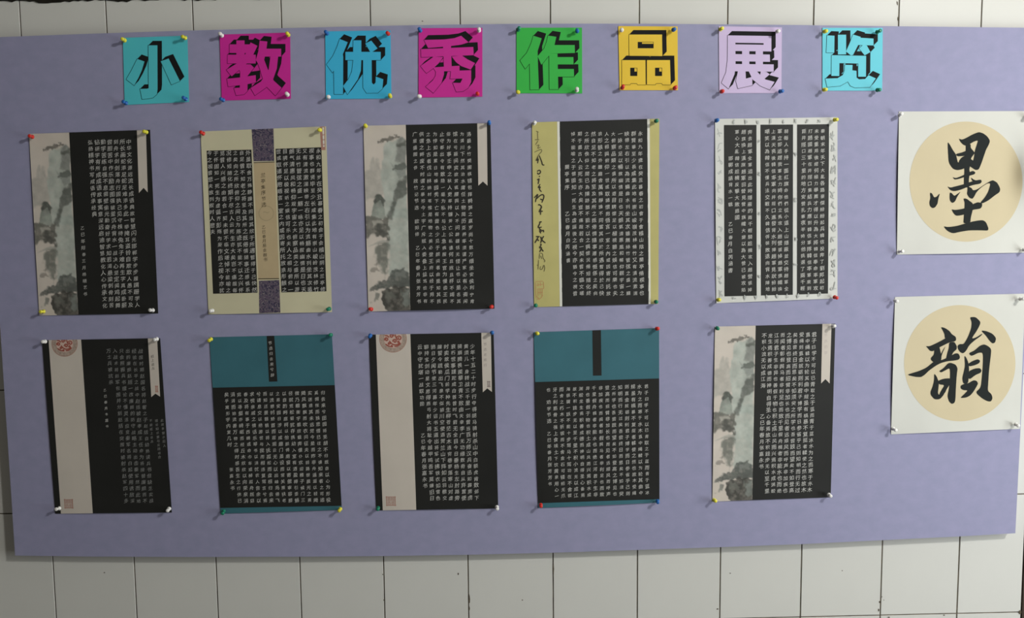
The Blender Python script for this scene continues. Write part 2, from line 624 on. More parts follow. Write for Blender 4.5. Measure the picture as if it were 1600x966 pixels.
PIN_COL = {'yellow': (0.72, 0.66, 0.05), 'blue': (0.02, 0.13, 0.42), 'red': (0.62, 0.03, 0.02), 'white': (0.80, 0.78, 0.74),
           'green': (0.01, 0.20, 0.11)}
HEAD = [(0.0041, 0.003), (0.0046, 0.0036), (0.0044, 0.0048), (0.0028, 0.0056), (0.0024, 0.0085), (0.0026, 0.0115), (0.0036, 0.0132),
        (0.0040, 0.0142), (0.0039, 0.0160), (0.0031, 0.0170), (0.0012, 0.0174)]
HEAD = [(r * 1.06, h + 0.0042) for r, h in HEAD]      # pushed in only part of the way
NEEDLE = [(0.0002, -0.006), (0.0005, -0.004), (0.0005, 0.0078)]
M_STEEL = mat('pin_steel', (0.55, 0.55, 0.53), rough=0.3, spec=0.6)
MATS['pin_steel'].node_tree.nodes['Principled BSDF'].inputs['Metallic'].default_value = 1.0
PIN_MESH = {}
for cn, c in PIN_COL.items():
    v, f = lathe(HEAD)
    me = bpy.data.meshes.new('head')
    me.from_pydata(v, [], f)
    me.materials.append(mat(cn + '_pin_plastic', c, rough=0.3, spec=0.5))
    me.polygons.foreach_set('use_smooth', [True] * len(me.polygons))
    PIN_MESH[cn] = me
v, f = lathe(NEEDLE, 8)
NEEDLE_MESH = bpy.data.meshes.new('needle')
NEEDLE_MESH.from_pydata(v, [], f)
NEEDLE_MESH.materials.append(M_STEEL)


def pins(sheet, short, spec):
    names = ('top left', 'top right', 'bottom left', 'bottom right')
    for where, (cn, x, y) in zip(names, spec):
        L = float(sheet.lift(apply_h(sheet.H, [(x, y)]))[0])
        p = unproject([(x, y)], -(L + 0.015))[0]
        o = empty('push_pin', (p[0], -L, p[2]), '%s push pin at the %s corner of %s' % (cn, where, short), 'push pin', 'push pins')
        o.rotation_euler = (rng.uniform(-0.16, 0.16), 0, rng.uniform(-0.16, 0.16))
        h = bpy.data.objects.new('head', PIN_MESH[cn])
        COL.objects.link(h)
        h.parent = o
        s = bpy.data.objects.new('needle', NEEDLE_MESH)
        COL.objects.link(s)
        s.parent = o


# ------------------------------------------------------------------ heading cards with block characters
Z = 966 / 130.0
CARDS = [
    ('小', 'cyan', (0.085, 0.54, 0.60), (180, 45), (52, -52),
     [(191.8, 59.1), (292.8, 55.8), (295.5, 159.4), (194.8, 164.1)],
     [[(385, 192), (490, 192), (492, 700), (485, 760), (440, 800), (385, 812), (312, 818), (288, 698), (370, 696), (388, 690)],
      [(255, 350), (340, 380), (310, 480), (270, 570), (220, 658), (128, 588), (185, 490), (230, 400)],
      [(528, 378), (620, 345), (752, 608), (652, 650)]],
     [('yellow', 192, 62), ('yellow', 288, 58), ('blue', 195, 161), ('blue', 289, 155)]),
    ('教', 'magenta', (0.60, 0.022, 0.30), (335, 40), (50, -55),
     [(343.1, 54.1), (453.4, 50.8), (454.5, 154.4), (346.4, 157.1)],
     [[(255, 172), (350, 172), (352, 440), (255, 440)], [(175, 218), (440, 218), (440, 318), (175, 318)],
      [(152, 338), (480, 338), (480, 440), (152, 440)],
      [(420, 195), (500, 235), (455, 330), (400, 420), (320, 490), (200, 590), (138, 515), (260, 440), (350, 350), (390, 270)],
      [(260, 450), (420, 450), (460, 490), (385, 585), (385, 760), (345, 800), (252, 812), (225, 725), (295, 720), (298, 600), (300, 540)],
      [(145, 618), (300, 602), (480, 575), (482, 660), (385, 680), (160, 710)],
      [(525, 175), (615, 185), (605, 265), (580, 390), (545, 500), (480, 400), (510, 300)],
      [(560, 268), (775, 268), (775, 360), (560, 360)],
      [(740, 360), (725, 500), (680, 630), (600, 720), (470, 812), (420, 725), (540, 650), (600, 560), (630, 510), (650, 360)],
      [(575, 390), (625, 520), (690, 640), (780, 722), (708, 815), (610, 715), (555, 600), (530, 510), (500, 430)]],
     [('white', 345, 55), ('yellow', 449, 53.5), ('blue', 348, 156), ('white', 447.5, 147.5)]),
    ('优', 'blue', (0.05, 0.46, 0.72), (500, 35), (52, -55),
     [(508.1, 49.1), (610.3, 47.4), (611.7, 154.1), (509.2, 154.8)],
     [[(228, 192), (322, 230), (265, 370), (270, 400), (268, 835), (165, 835), (160, 560), (145, 585), (75, 490), (150, 390), (200, 280)],
      [(295, 342), (705, 342), (705, 438), (295, 438)],
      [(385, 208), (480, 208), (480, 430), (475, 560), (440, 660), (318, 838), (268, 740), (330, 660), (370, 570), (385, 440), (385, 300)],
      [(500, 420), (600, 420), (602, 700), (622, 722), (645, 700), (648, 630), (735, 660), (725, 770), (670, 820), (540, 822), (500, 760)],
      [(525, 245), (595, 212), (668, 302), (590, 355)]],
     [('blue', 510, 51.5), ('red', 606, 51), ('white', 511.5, 150), ('yellow', 608.5, 150)]),
    ('秀', 'magenta', (0.60, 0.026, 0.30), (640, 30), (50, -55),
     [(654.1, 44.1), (753.7, 43.5), (753.7, 151.1), (653.9, 152.5)],
     [[(165, 240), (400, 235), (520, 220), (598, 192), (685, 268), (600, 295), (480, 312), (480, 330), (388, 320), (215, 335)],
      [(130, 348), (740, 322), (745, 410), (740, 418), (135, 442)], [(388, 300), (480, 300), (490, 600), (400, 600)],
      [(280, 435), (390, 440), (340, 510), (270, 575), (195, 628), (125, 545), (190, 500)],
      [(490, 435), (605, 420), (670, 465), (760, 510), (710, 585), (600, 545), (540, 500)],
      [(270, 560), (580, 540), (580, 605), (480, 605), (400, 605), (305, 612)],
      [(305, 612), (400, 605), (400, 640), (370, 740), (275, 858), (185, 785), (270, 710), (300, 660)],
      [(480, 600), (715, 592), (715, 730), (680, 800), (620, 838), (542, 845), (500, 738), (590, 740), (615, 690), (470, 692)]],
     [('blue', 657, 47), ('white', 748, 46.5), ('white', 656, 149), ('red', 746, 145.5)]),
    ('作', 'green', (0.04, 0.45, 0.065), (795, 30), (52, -55),
     [(807.1, 43.5), (909.4, 43.2), (909.7, 146), (807.1, 145.7)],
     [[(285, 192), (382, 222), (335, 370), (338, 500), (350, 818), (248, 820), (242, 515), (190, 578), (130, 480), (210, 390), (260, 280)],
      [(455, 190), (552, 205), (530, 300), (470, 420), (378, 530), (335, 430), (410, 340), (440, 260)],
      [(500, 300), (765, 300), (768, 392), (470, 400)], [(468, 400), (565, 400), (575, 815), (472, 815)],
      [(560, 440), (750, 440), (752, 525), (560, 525)], [(560, 578), (755, 578), (758, 668), (565, 668)]],
     [('green', 809, 46), ('blue', 903, 47), ('yellow', 810.5, 142.5), ('white', 902, 141)]),
    ('品', 'yellow', (0.76, 0.51, 0.04), (950, 30), (50, -52),
     [(966.1, 40.8), (1058.7, 41.4), (1059.3, 141), (968.2, 141)],
     [[(245, 178), (628, 178), (628, 264), (245, 264)], [(245, 338), (630, 338), (632, 428), (248, 425)],
      [(245, 260), (345, 260), (345, 342), (245, 342)], [(530, 260), (629, 260), (630, 342), (530, 342)],
      [(162, 475), (435, 475), (436, 564), (162, 564)], [(162, 660), (437, 660), (438, 762), (345, 762), (335, 745), (265, 745), (255, 762), (160, 760)],
      [(162, 562), (258, 562), (258, 664), (162, 664)], [(340, 562), (436, 562), (437, 664), (340, 664)],
      [(452, 475), (720, 475), (722, 564), (452, 564)], [(452, 660), (725, 660), (728, 762), (635, 762), (625, 745), (558, 745), (548, 762), (452, 760)],
      [(452, 562), (546, 562), (546, 664), (452, 664)], [(628, 562), (722, 562), (725, 664), (628, 664)]],
     [('white', 973, 45), ('blue', 1053, 44.5), ('red', 973, 137), ('red', 1055, 137)]),
    ('展', 'lilac', (0.56, 0.45, 0.66), (1110, 30), (50, -50),
     [(1123.1, 41), (1221.7, 42.8), (1221, 145.5), (1123.9, 145.7)],
     [[(200, 188), (708, 195), (708, 280), (200, 272)], [(285, 292), (708, 298), (708, 375), (285, 370)],
      [(618, 275), (708, 279), (708, 302), (618, 300)],
      [(200, 268), (290, 270), (292, 560), (280, 640), (210, 808), (128, 740), (180, 620), (198, 480)],
      [(290, 405), (690, 410), (692, 495), (290, 488)], [(368, 368), (452, 370), (452, 525), (368, 525)],
      [(525, 370), (610, 370), (610, 525), (525, 525)], [(285, 520), (735, 525), (735, 610), (280, 605)],
      [(320, 600), (408, 600), (412, 690), (485, 670), (488, 768), (320, 805), (295, 720)],
      [(445, 605), (540, 605), (590, 660), (640, 700), (745, 728), (688, 820), (580, 775), (490, 700)],
      [(585, 605), (650, 612), (690, 640), (630, 690), (575, 660)]],
     [('yellow', 1127, 44), ('white', 1217, 47), ('red', 1129, 141.5), ('blue', 1220, 141.5)]),
    ('览', 'pale cyan', (0.125, 0.56, 0.66), (1275, 30), (50, -50),
     [(1285.1, 43.5), (1379.3, 43.5), (1378.4, 141.7), (1285.1, 141.7)],
     [[(128, 188), (215, 192), (212, 390), (120, 388)], [(255, 180), (350, 180), (350, 408), (255, 410)],
      [(430, 178), (520, 205), (490, 300), (430, 415), (405, 420), (348, 375), (395, 270)],
      [(510, 215), (668, 225), (668, 305), (490, 300)], [(500, 340), (545, 300), (590, 305), (632, 382), (565, 420)],
      [(182, 418), (582, 425), (580, 668), (490, 668), (490, 515), (272, 510), (270, 660), (178, 658)],
      [(335, 530), (425, 532), (420, 640), (370, 725), (280, 775), (130, 788), (108, 690), (250, 685), (310, 650), (332, 600)],
      [(400, 590), (470, 600), (472, 680), (500, 698), (570, 695), (610, 650), (695, 688), (625, 790), (450, 795), (400, 775), (370, 725)]],
     [('yellow', 1291, 47), ('green', 1372, 49), ('yellow', 1290, 138.5), ('green', 1373.5, 139)]),
]
POSW = ['first', 'second', 'third', 'fourth', 'fifth', 'sixth', 'seventh', 'last']
for k, (ch, cname, col, org, d, corners, strokes, pn) in enumerate(CARDS):
    m = mat(cname.replace(' ', '_') + '_card_%s' % POSW[k], col, rough=0.6, spec=0.3, noise=0.02, nscale=20)
    sh = Sheet('title_card', corners, m, '%s square card with block character %s, %s card of the heading row' % (cname, ch, POSW[k]), 'card',
               'heading cards', curl=(0.0, 0.0, 0.0), grid=(4, 4), base=0.0014)
    to_px = lambda p: np.asarray(p, float) / Z + np.array(org, float)
    dv = np.array(d, float) / Z
    black = []
    for s in strokes:
        p = to_px(s)
        q = p + dv
        black.append(q)
        for i in range(len(p)):
            j = (i + 1) % len(p)
            black.append([p[i], p[j], q[j], q[i]])
    sh.polys('letter_extrusion', black, M_INK, 0.00015, step=0.000001)
    lines = []
    for s in strokes:
        p = to_px(s)
        for i in range(len(p)):
            a, b = p[i], p[(i + 1) % len(p)]
            t = (b - a) / max(np.linalg.norm(b - a), 1e-6)
            nn = np.array([-t[1], t[0]]) * 0.6
            a2, b2 = a - t * 0.4, b + t * 0.4
            lines.append([a2 + nn, b2 + nn, b2 - nn, a2 - nn])
    sh.polys('letter_outline', lines, M_INK, 0.0004, step=0.0000005)
    sh.polys('letter_face', [to_px(s) for s in strokes], m, 0.0006, step=0.000006)
    pins(sh, 'the %s %s card' % (cname, ch), pn)

# ------------------------------------------------------------------ misty mountain picture shared by three sheets
_P3Q = [(567.8, 196.6), (634, 193.9), (641.2, 485.2), (575.6, 486.9)]
_HL = homography(_P3Q, UNIT)
A_ = lambda pts: apply_h(_HL, np.asarray(pts, float) / 6.44 + np.array([560, 190.]))
B_ = lambda pts: apply_h(_HL, np.asarray(pts, float) / 6.235 + np.array([565, 335.]))
ASP = 4.4                                       # height over width of the picture


def vnoise(p, scale, seed):
    r = np.random.default_rng(seed)
    G = r.random((64, 64))
    q = p * scale
    i = np.floor(q).astype(int)
    f = q - i
    f = f * f * (3 - 2 * f)
    g = lambda a, b: G[a % 64, b % 64]
    x0 = g(i[:, 0], i[:, 1]) * (1 - f[:, 0]) + g(i[:, 0] + 1, i[:, 1]) * f[:, 0]
    x1 = g(i[:, 0], i[:, 1] + 1) * (1 - f[:, 0]) + g(i[:, 0] + 1, i[:, 1] + 1) * f[:, 0]
    return x0 * (1 - f[:, 1]) + x1 * f[:, 1]


def fbm(p, s, seed):
    return (vnoise(p, s, seed) + 0.5 * vnoise(p, 2 * s, seed + 1) + 0.25 * vnoise(p, 4 * s, seed + 2)) / 1.75


def sdist(p, poly):
    inside = np.zeros(len(p), bool)
    dmin = np.full(len(p), 1e9)
    for i in range(len(poly)):
        a, b = poly[i], poly[(i + 1) % len(poly)]
        e = b - a
        t = np.clip(((p - a) @ e) / max(e @ e, 1e-9), 0, 1)
        dmin = np.minimum(dmin, np.linalg.norm(p - a - t[:, None] * e, axis=1))
        c = ((a[1] <= p[:, 1]) & (b[1] > p[:, 1])) | ((b[1] <= p[:, 1]) & (a[1] > p[:, 1]))
        if abs(b[1] - a[1]) > 1e-9:
            xi = a[0] + (p[:, 1] - a[1]) * (b[0] - a[0]) / (b[1] - a[1])
            inside ^= c & (p[:, 0] < xi)
    return np.where(inside, dmin, -dmin)


LAND = [  # polygon (u, v), colour, softness, strength, edge roughness
    (A_([(60, 505), (100, 480), (120, 400), (145, 365), (160, 420), (185, 375), (205, 385), (220, 470), (250, 560), (260, 730), (60, 800)]),
     (0.44, 0.42, 0.375), 0.06, 0.75, 0.04),
    (A_([(265, 215), (300, 190), (345, 200), (440, 150), (475, 200), (485, 560), (490, 966), (270, 966), (255, 760), (228, 560), (240, 400)]),
     (0.45, 0.485, 0.435), 0.05, 0.85, 0.03),
    (B_([(250, 100), (280, -60), (465, -60), (480, 580), (262, 600)]), (0.45, 0.49, 0.44), 0.12, 0.8, 0.06),
    (A_([(375, 240), (400, 165), (440, 150), (478, 200), (480, 420), (370, 400)]), (0.27, 0.275, 0.25), 0.06, 0.8, 0.05),
    (A_([(320, 410), (360, 480), (410, 560), (480, 540), (480, 400), (360, 450)]), (0.30, 0.32, 0.29), 0.04, 0.7, 0.04),
    (A_([(190, 220), (230, 180), (290, 142), (340, 140), (400, 150), (340, 175), (310, 195), (250, 195)]), (0.15, 0.14, 0.12), 0.03, 0.85, 0.12),
    (A_([(370, 250), (420, 215), (478, 200), (478, 235), (420, 265)]), (0.14, 0.145, 0.125), 0.05, 0.8, 0.10),
    (A_([(350, 470), (390, 435), (440, 420), (478, 410), (478, 450), (420, 480)]), (0.15, 0.16, 0.14), 0.04, 0.8, 0.10),
    (A_([(410, 600), (490, 535), (495, 720), (440, 760), (400, 780), (370, 870), (340, 985), (270, 985), (340, 830), (370, 700)]),
     (0.16, 0.168, 0.148), 0.06, 0.9, 0.05),
    (A_([(185, 735), (220, 735), (255, 770), (265, 900), (270, 985), (115, 985), (150, 870)]), (0.30, 0.33, 0.29), 0.03, 0.9, 0.03),
    (A_([(160, 800), (190, 735), (225, 732), (258, 775), (255, 860), (220, 800), (190, 815)]), (0.11, 0.115, 0.10), 0.05, 0.85, 0.08),
    (B_([(30, 20), (100, 10), (170, 30), (210, 45), (260, 10), (255, 240), (200, 240), (120, 200), (60, 240), (30, 230)]),
     (0.19, 0.185, 0.16), 0.05, 0.9, 0.08),
    (B_([(100, 65), (200, 55), (205, 85), (150, 85), (115, 130)]), (0.42, 0.40, 0.35), 0.04, 0.9, 0.04),
    (B_([(110, 150), (160, 90), (240, 130), (240, 240), (150, 215)]), (0.10, 0.10, 0.088), 0.08, 0.8, 0.1),
    (B_([(370, 140), (440, 90), (455, 400), (400, 420)]), (0.36, 0.39, 0.35), 0.12, 0.5, 0.1),
    (B_([(55, 320), (140, 270), (200, 243), (265, 265), (255, 292), (190, 285), (120, 300)]), (0.46, 0.44, 0.39), 0.03, 0.9, 0.02),
    (B_([(130, 330), (160, 295), (255, 292), (268, 400), (258, 560), (230, 630), (180, 540), (140, 430)]), (0.205, 0.215, 0.185), 0.09, 0.85, 0.08),
    (B_([(60, 540), (150, 490), (165, 530), (80, 560)]), (0.22, 0.20, 0.17), 0.05, 0.6, 0.15),
    (B_([(250, 615), (320, 530), (415, 518), (415, 545), (475, 570), (480, 700), (350, 720), (190, 730), (60, 755), (80, 710), (160, 670), (240, 640)]),
     (0.125, 0.135, 0.122), 0.04, 0.92, 0.08),
    (B_([(330, 560), (420, 545), (440, 610), (330, 620)]), (0.30, 0.31, 0.28), 0.08, 0.6, 0.1),
    (B_([(190, 740), (330, 700), (480, 715), (480, 960), (262, 960), (230, 910), (195, 820)]), (0.095, 0.092, 0.08), 0.03, 0.95, 0.06),
    (B_([(380, 750), (480, 715), (480, 890), (420, 900)]), (0.27, 0.29, 0.26), 0.09, 0.8, 0.1),
    (B_([(240, 750), (300, 740), (330, 820), (270, 850)]), (0.20, 0.20, 0.175), 0.09, 0.7, 0.15),
    (B_([(105, 850), (135, 770), (185, 765), (155, 830)]), (0.22, 0.225, 0.20), 0.05, 0.8, 0.1),
]


def landscape(uv):
    p = np.c_[uv[:, 0], uv[:, 1] * ASP]
    col = np.tile(np.array([0.60, 0.535, 0.465]), (len(p), 1))
    col *= (0.92 + 0.16 * fbm(p, 3, 5))[:, None]
    nz = fbm(p, 9, 11) - 0.5
    grain = fbm(p, 14, 21)
    for poly, c, soft, a, rough in LAND:
        poly = np.c_[poly[:, 0], poly[:, 1] * ASP]
        d = sdist(p, poly) + nz * rough * 2
        t = np.clip(d / soft + 0.5, 0, 1)
        t = t * t * (3 - 2 * t) * a * (0.75 + 0.5 * grain).clip(0, 1.05)
        cc = np.array(c)[None] ** 1.12 * (0.66 + 0.60 * fbm(p, 6, 31))[:, None]
        col = col * (1 - t[:, None]) + cc * t[:, None]
    return col


def poster(idx, corners, material, label, curl, pn, short):
    s = Sheet('calligraphy_sheet', corners, material, label, 'poster', 'calligraphy sheets', curl=curl)
    pins(s, short, pn)
    return s


def ribbon_tag(s, pts, parent=None):
    """cream bookmark with a swallow-tail: TL, TR, tipR, notch, tipL"""
    return s.polys('bookmark', [pts], M_BEIGE, 0.0003, parent)


def medallion(s, cx, cy, R, r, top):
    """round red cloud emblem cut by the sheet's upper edge; top(x) = y of that edge"""
    def disc(r0, r1, nseg=64, nr=6):
        out = []
        for k in range(nseg):
            a0, a1 = 2 * math.pi * k / nseg, 2 * math.pi * (k + 1) / nseg
            for j in range(nr):
                ra, rb = r0 + (r1 - r0) * j / nr, r0 + (r1 - r0) * (j + 1) / nr
                q = np.array([(cx + rr * math.cos(a), cy + rr * math.sin(a)) for rr, a in ((ra, a0), (rb, a0), (rb, a1), (ra, a1))])
                if all(y < top(x) for x, y in q):
                    continue
                q[:, 1] = np.maximum(q[:, 1], [top(x) for x in q[:, 0]])
                out.append(q)
        return out

    def flat(name, polys, m, lift, parent=None):
        good = []
        for q in polys:
            x, y = q[:, 0], q[:, 1]
            if abs(np.dot(x, np.roll(y, 1)) - np.dot(y, np.roll(x, 1))) > 1e-4:
                good.append(q)
        return s.polys(name, good, m, lift, parent, step=0.0)
    ringo = flat('medallion', disc(r, R), M_TAN, 0.0004)
    flat('medallion_rim', disc(R * 0.965, R * 1.0, nr=1), M_SEAL, 0.00048, ringo)
    flat('medallion_centre', disc(0.02, r, nr=5), M_PINK, 0.0004, ringo)
    swirls = []
    k = r / 14.3
    def spiral(x, y, rad, a0, turns, sgn):
        pts = []
        for i in range(15):
            t = i / 14
            a = a0 + sgn * turns * 2 * math.pi * t
            rr = rad * (1 - 0.8 * t)
            pts.append((cx + k * (x + rr * math.cos(a)), cy + k * (y + rr * math.sin(a))))
        return pts
    for args in ((-10.5, 1, 3.4, 2.6, 1.4, 1), (-2.2, -4.5, 3.6, 0.2, 1.4, -1), (9.5, -1.0, 4.2, 3.0, 1.3, 1), (2.5, 3.6, 3.4, 2.8, 1.3, 1),
                 (-6.2, 7.6, 2.2, 0.3, 1.2, -1), (-1.8, 11.2, 1.5, 0.3, 1.1, 1), (8.0, 5.0, 1.8, 1.2, 1.1, -1)):
        swirls.append(spiral(*args))
    for ln in ([(-6, 3), (-3, 7), (1, 9.5), (6, 9.5), (11, 6)], [(3, -7), (5, -1), (7, 2)], [(-12, 8), (-8, 11), (-3, 12.5)], [(2, 12), (7, 11.5), (12, 7)],
               [(-13, -5), (-9, -5), (-6, -2)]):
        swirls.append([(cx + k * x, cy + k * y) for x, y in ln])
    polys = []
    for q in s.ribbon_polys(swirls, 2.0 * k):
        q = np.array(q)
        if all(y < top(x) for x, y in q):
            continue
        q[:, 1] = np.maximum(q[:, 1], [top(x) for x in q[:, 0]])
        polys.append(q)
    good = [q for q in polys if abs(np.dot(q[:, 0], np.roll(q[:, 1], 1)) - np.dot(q[:, 1], np.roll(q[:, 0], 1))) > 1e-3]
    s.polys('cloud_scroll', good, M_RED, 0.0005, ringo, step=0.0000005)


def seal(s, x0, y0, x1, y1, chars, m, slant=0.0, name='seal'):
    w = 0.55
    c = [np.array(p, float) for p in ((x0, y0), (x1, y0), (x1 + slant, y1), (x0 + slant, y1))]
    strips = []
    for i in range(4):
        a, b = c[i], c[(i + 1) % 4]
        t = (b - a) / np.linalg.norm(b - a)
        nn = np.array([-t[1], t[0]]) * w
        strips.append([a - t * w, b + t * w, b + t * w + nn * 2, a - t * w + nn * 2])
    o = s.polys(name, strips, m, 0.00042)
    n = len(chars)
    cols = 2 if n > 2 else 1
    rows = math.ceil(n / cols)
    items = []
    for k, ch in enumerate(chars):
        cc, rr = k // rows, k % rows
        fx = 1 - (cc + 0.5) / cols
        fy = (rr + 0.5) / rows
        items.append((ch, x0 + (x1 - x0) * (0.1 + 0.8 * fx) + slant * fy, y0 + (y1 - y0) * (0.08 + 0.84 * fy), min((x1 - x0) / cols, (y1 - y0) / rows) * 0.92, 0))
    s.text('seal_characters', items, m, 0.00045, shear=0, parent=o)
    return o


def lin(p, q):
    return lambda x: p[1] + (q[1] - p[1]) * (x - p[0]) / (q[0] - p[0])


# ---- sheet 1: mountain strip, idioms
c = [(45.4, 209.2), (234.4, 202.8), (247.2, 490), (61.4, 493.2)]
s = poster(1, c, M_BLACK, 'black sheet of white writing with misty mountain strip, left end of the upper row', (0.002, 0.0015, 0.001),
           [('red', 47, 213.5), ('yellow', 226.5, 206), ('yellow', 65.5, 487.5), ('white', 237.5, 486)], 'the upper left mountain sheet')
s.panel('landscape_picture', [c[0], (108, 207.2), (122.4, 492.2), c[3]], M_LANDSCAPE, 0.0002, (64, 210), colfn=landscape)
ribbon_tag(s, [(213.8, 203.6), (228, 203.1), (230.8, 300.7), (224.4, 293.6), (217, 301.6)])
s.text_grid([(201, 221.4), (141.3, 222.2), (214.4, 476.3), (154, 478)], 26, 7, [
    (0, 0, '中华文化源远流长成语典故智慧闪光邯郸学步步履蹒跚学人'),
    (1, 0, '所长画蛇添足蛇足难添多此一举掩耳盗铃自欺欺人愚不可及'),
    (2, 0, '刻舟求剑剑落舟行固执己见守株待兔兔子难再生字真成卧薪'),
    (3, 0, '尝胆苦中作乐励志图强破釜沉舟背水一战决心坚定闻鸡起舞'),
    (4, 0, '勤学苦练自强不息凿壁偷光勤奋好学求知若渴悬梁刺骨刻苦'),
    (5, 0, '钻研学有所成成语故事寓意深远启迪智慧教化人心传承文化'),
    (6, 0, '弘扬精神书写成语传承经典')], M_WHITEINK)
s.column('乙巳年阳春三月杨晓艺书', (129, 356.3), (133.1, 459.5), M_WHITEINK, 7.6)

# ---- sheet 2: cream sheet with brocade
c = [(313.4, 205.6), (509.4, 197.5), (518.8, 488), (325.8, 491.4)]
s = poster(2, c, M_CREAM, 'cream sheet with two black text panels and purple brocade strip between them', (0.003, 0.001, 0.001),
           [('red', 316.5, 209), ('yellow', 499, 202), ('white', 330.5, 486), ('green', 514, 483)], 'the cream brocade sheet')
s.panel('text_panel', [(430.6, 232.6), (502.1, 230.2), (510.1, 455.4), (439.6, 457.1)], M_BLACK, 0.0002)
s.panel('text_panel', [(322.9, 235.5), (392.8, 233.9), (402.3, 457.6), (332.9, 459.2)], M_BLACK, 0.0002)
s.panel('kraft_panel', [(396.3, 254), (429, 253), (436.2, 436.5), (403.6, 437.5)], M_KRAFT, 0.0002)
s.panel('brocade_panel', [(393.1, 202.3), (427.3, 200.9), (428.6, 251.6), (396.1, 252.1)], M_BROCADE, 0.0002)
s.panel('brocade_panel', [(404.5, 439), (436.4, 437.7), (438.1, 488.6), (405, 489.6)], M_BROCADE, 0.0002)
s.panel('dark_rule', [(396.2, 253.6), (429, 252.5), (429.1, 253.7), (396.3, 254.8)], M_DARKINK, 0.0003, (4, 1))
s.panel('dark_rule', [(403.3, 435.2), (436, 434.9), (436.1, 436.2), (403.4, 436.5)], M_DARKINK, 0.0003, (4, 1))
s.text_grid([(497.2, 235.5), (435, 236.9), (504.2, 452.1), (444.2, 452.6)], 22, 7, [
    (0, 0, '永和九年岁在癸丑暮春之初会于会稽山阴之兰亭修'), (1, 0, '禊事也群贤毕至少长咸集此地有崇山峻岭茂林修竹'),
    (2, 0, '又有清流激湍映带左右引以为流觞曲水列坐其次虽'), (3, 0, '无丝竹管弦之盛一觞一咏亦足以畅叙幽情是日也天'),
    (4, 0, '朗气清惠风和畅仰观宇宙之大俯察品类之盛所以游'), (5, 0, '目骋怀足以极视听之娱信可乐也夫人之相与俯仰一'),
    (6, 0, '世或取诸怀抱晤言一室之内或因寄所托放浪形骸之')], M_WHITEINK, 9.3)
s.text_grid([(387.8, 238.9), (327.1, 239.7), (397.3, 453.1), (336.4, 454.1)], 22, 7, [
    (0, 0, '外虽取舍万殊静躁不同当其欣于所遇暂得于己快然'), (1, 0, '自足曾不知老之将至及其所之既倦情随事迁感慨系'),
    (2, 0, '之矣向之所欣俯仰之间已为陈迹犹不能不以之兴怀'), (3, 0, '况修短随化终期于尽古人云死生亦大矣岂不痛哉每'),
    (4, 0, '览昔人兴感之由若合一契未尝不临文嗟悼不能喻之'), (5, 0, '于怀固知一死生为虚诞齐彭殇为妄作后之视今亦犹'),
    (6, 0, '今之视昔悲夫故列叙时人悲夫')], M_WHITEINK, 9.3)
s.column('兰亭集序节选', (411, 273.6), (412.2, 320), M_DARKINK, 8.6)
s.column('乙巳春月易会翰书', (411.9, 355.2), (414.4, 405.4), M_DARKINK, 7.2)
s.ribbons('faint_round_stamp', [[(416 + 11.4 * math.cos(a), 333.3 + 11.4 * math.sin(a)) for a in np.linspace(0, 2 * math.pi, 40)],
                                [(411, 332), (414, 331), (418, 333), (421, 331)]], 0.9, mat('faint_stamp_ink', (0.36, 0.30, 0.17), rough=0.7), 0.0004)
o = s.panel('seal_strip', [(499.6, 198.1), (507.6, 197.8), (508.6, 234.5), (502, 234.7)], M_SEAL, 0.0003, (3, 8))
s.panel('seal_strip_label', [(503.6, 199), (506.2, 198.9), (507.2, 229.5), (504.8, 229.6)], M_STRIPE, 0.0004, (2, 6), parent=o)
s.column('心静翰墨', (505, 203), (506, 226), M_RED, 3.4, lift=0.0005, parent=o)

# ---- sheet 3: mountain strip, middle of the upper row
c = [(567.8, 196.6), (766.2, 192.2), (772.7, 482.5), (575.6, 486.9)]
s = poster(3, c, M_BLACK, 'black sheet of white writing with misty mountain strip, middle of the upper row', (0.006, 0.0015, 0.001),
           [('yellow', 570, 196.5), ('blue', 764, 192), ('red', 580, 484.5), ('red', 769, 480)], 'the upper middle mountain sheet')
s.panel('landscape_picture', [c[0], (634, 195.1), (641.2, 485.4), c[3]], M_LANDSCAPE, 0.0002, (64, 210), colfn=landscape)
ribbon_tag(s, [(745.7, 192.9), (760.7, 192.6), (761.7, 290.2), (754.6, 283.7), (747.4, 290.2)])
s.text_grid([(732.6, 209.4), (648, 209.9), (737.5, 470.7), (654.3, 470.7)], 26, 9, [
    (0, 0, '洛最多竹樊圃棋错包箨榯笋之赢岁尚十数万缗坐安侯利宁肯'), (1, 0, '为渭川下然其治水庸任土物简历芟养率须谨严家必有小斋闲'),
    (2, 0, '馆在亏蔽间宾欲赏辄腰舆以入不问辟疆恬无怪让也以是名其'), (3, 0, '俗为好事壬申之秋人吏率持镰斧亡公私谁何且戕且桴不竭不'),
    (4, 0, '止守都出令有敢隐一毫为私不与公上急病服王官为慢齿王民'), (5, 0, '为悖如是累日地榛园秃下亡有啬色少见于颜间者由是知其民'),
    (6, 0, '之急上古者伐山林纳材苇惟是地物之美必登王府以经于用不'), (7, 0, '供谓之畔废不时谓之暴殄今土宇广斥赋入委叠上益笃俭非有'),
    (8, 0, '广居盛囿之侈 戕竹记节选 欧阳修 乙巳年春月张芳芳书')], M_WHITEINK, 8.2)

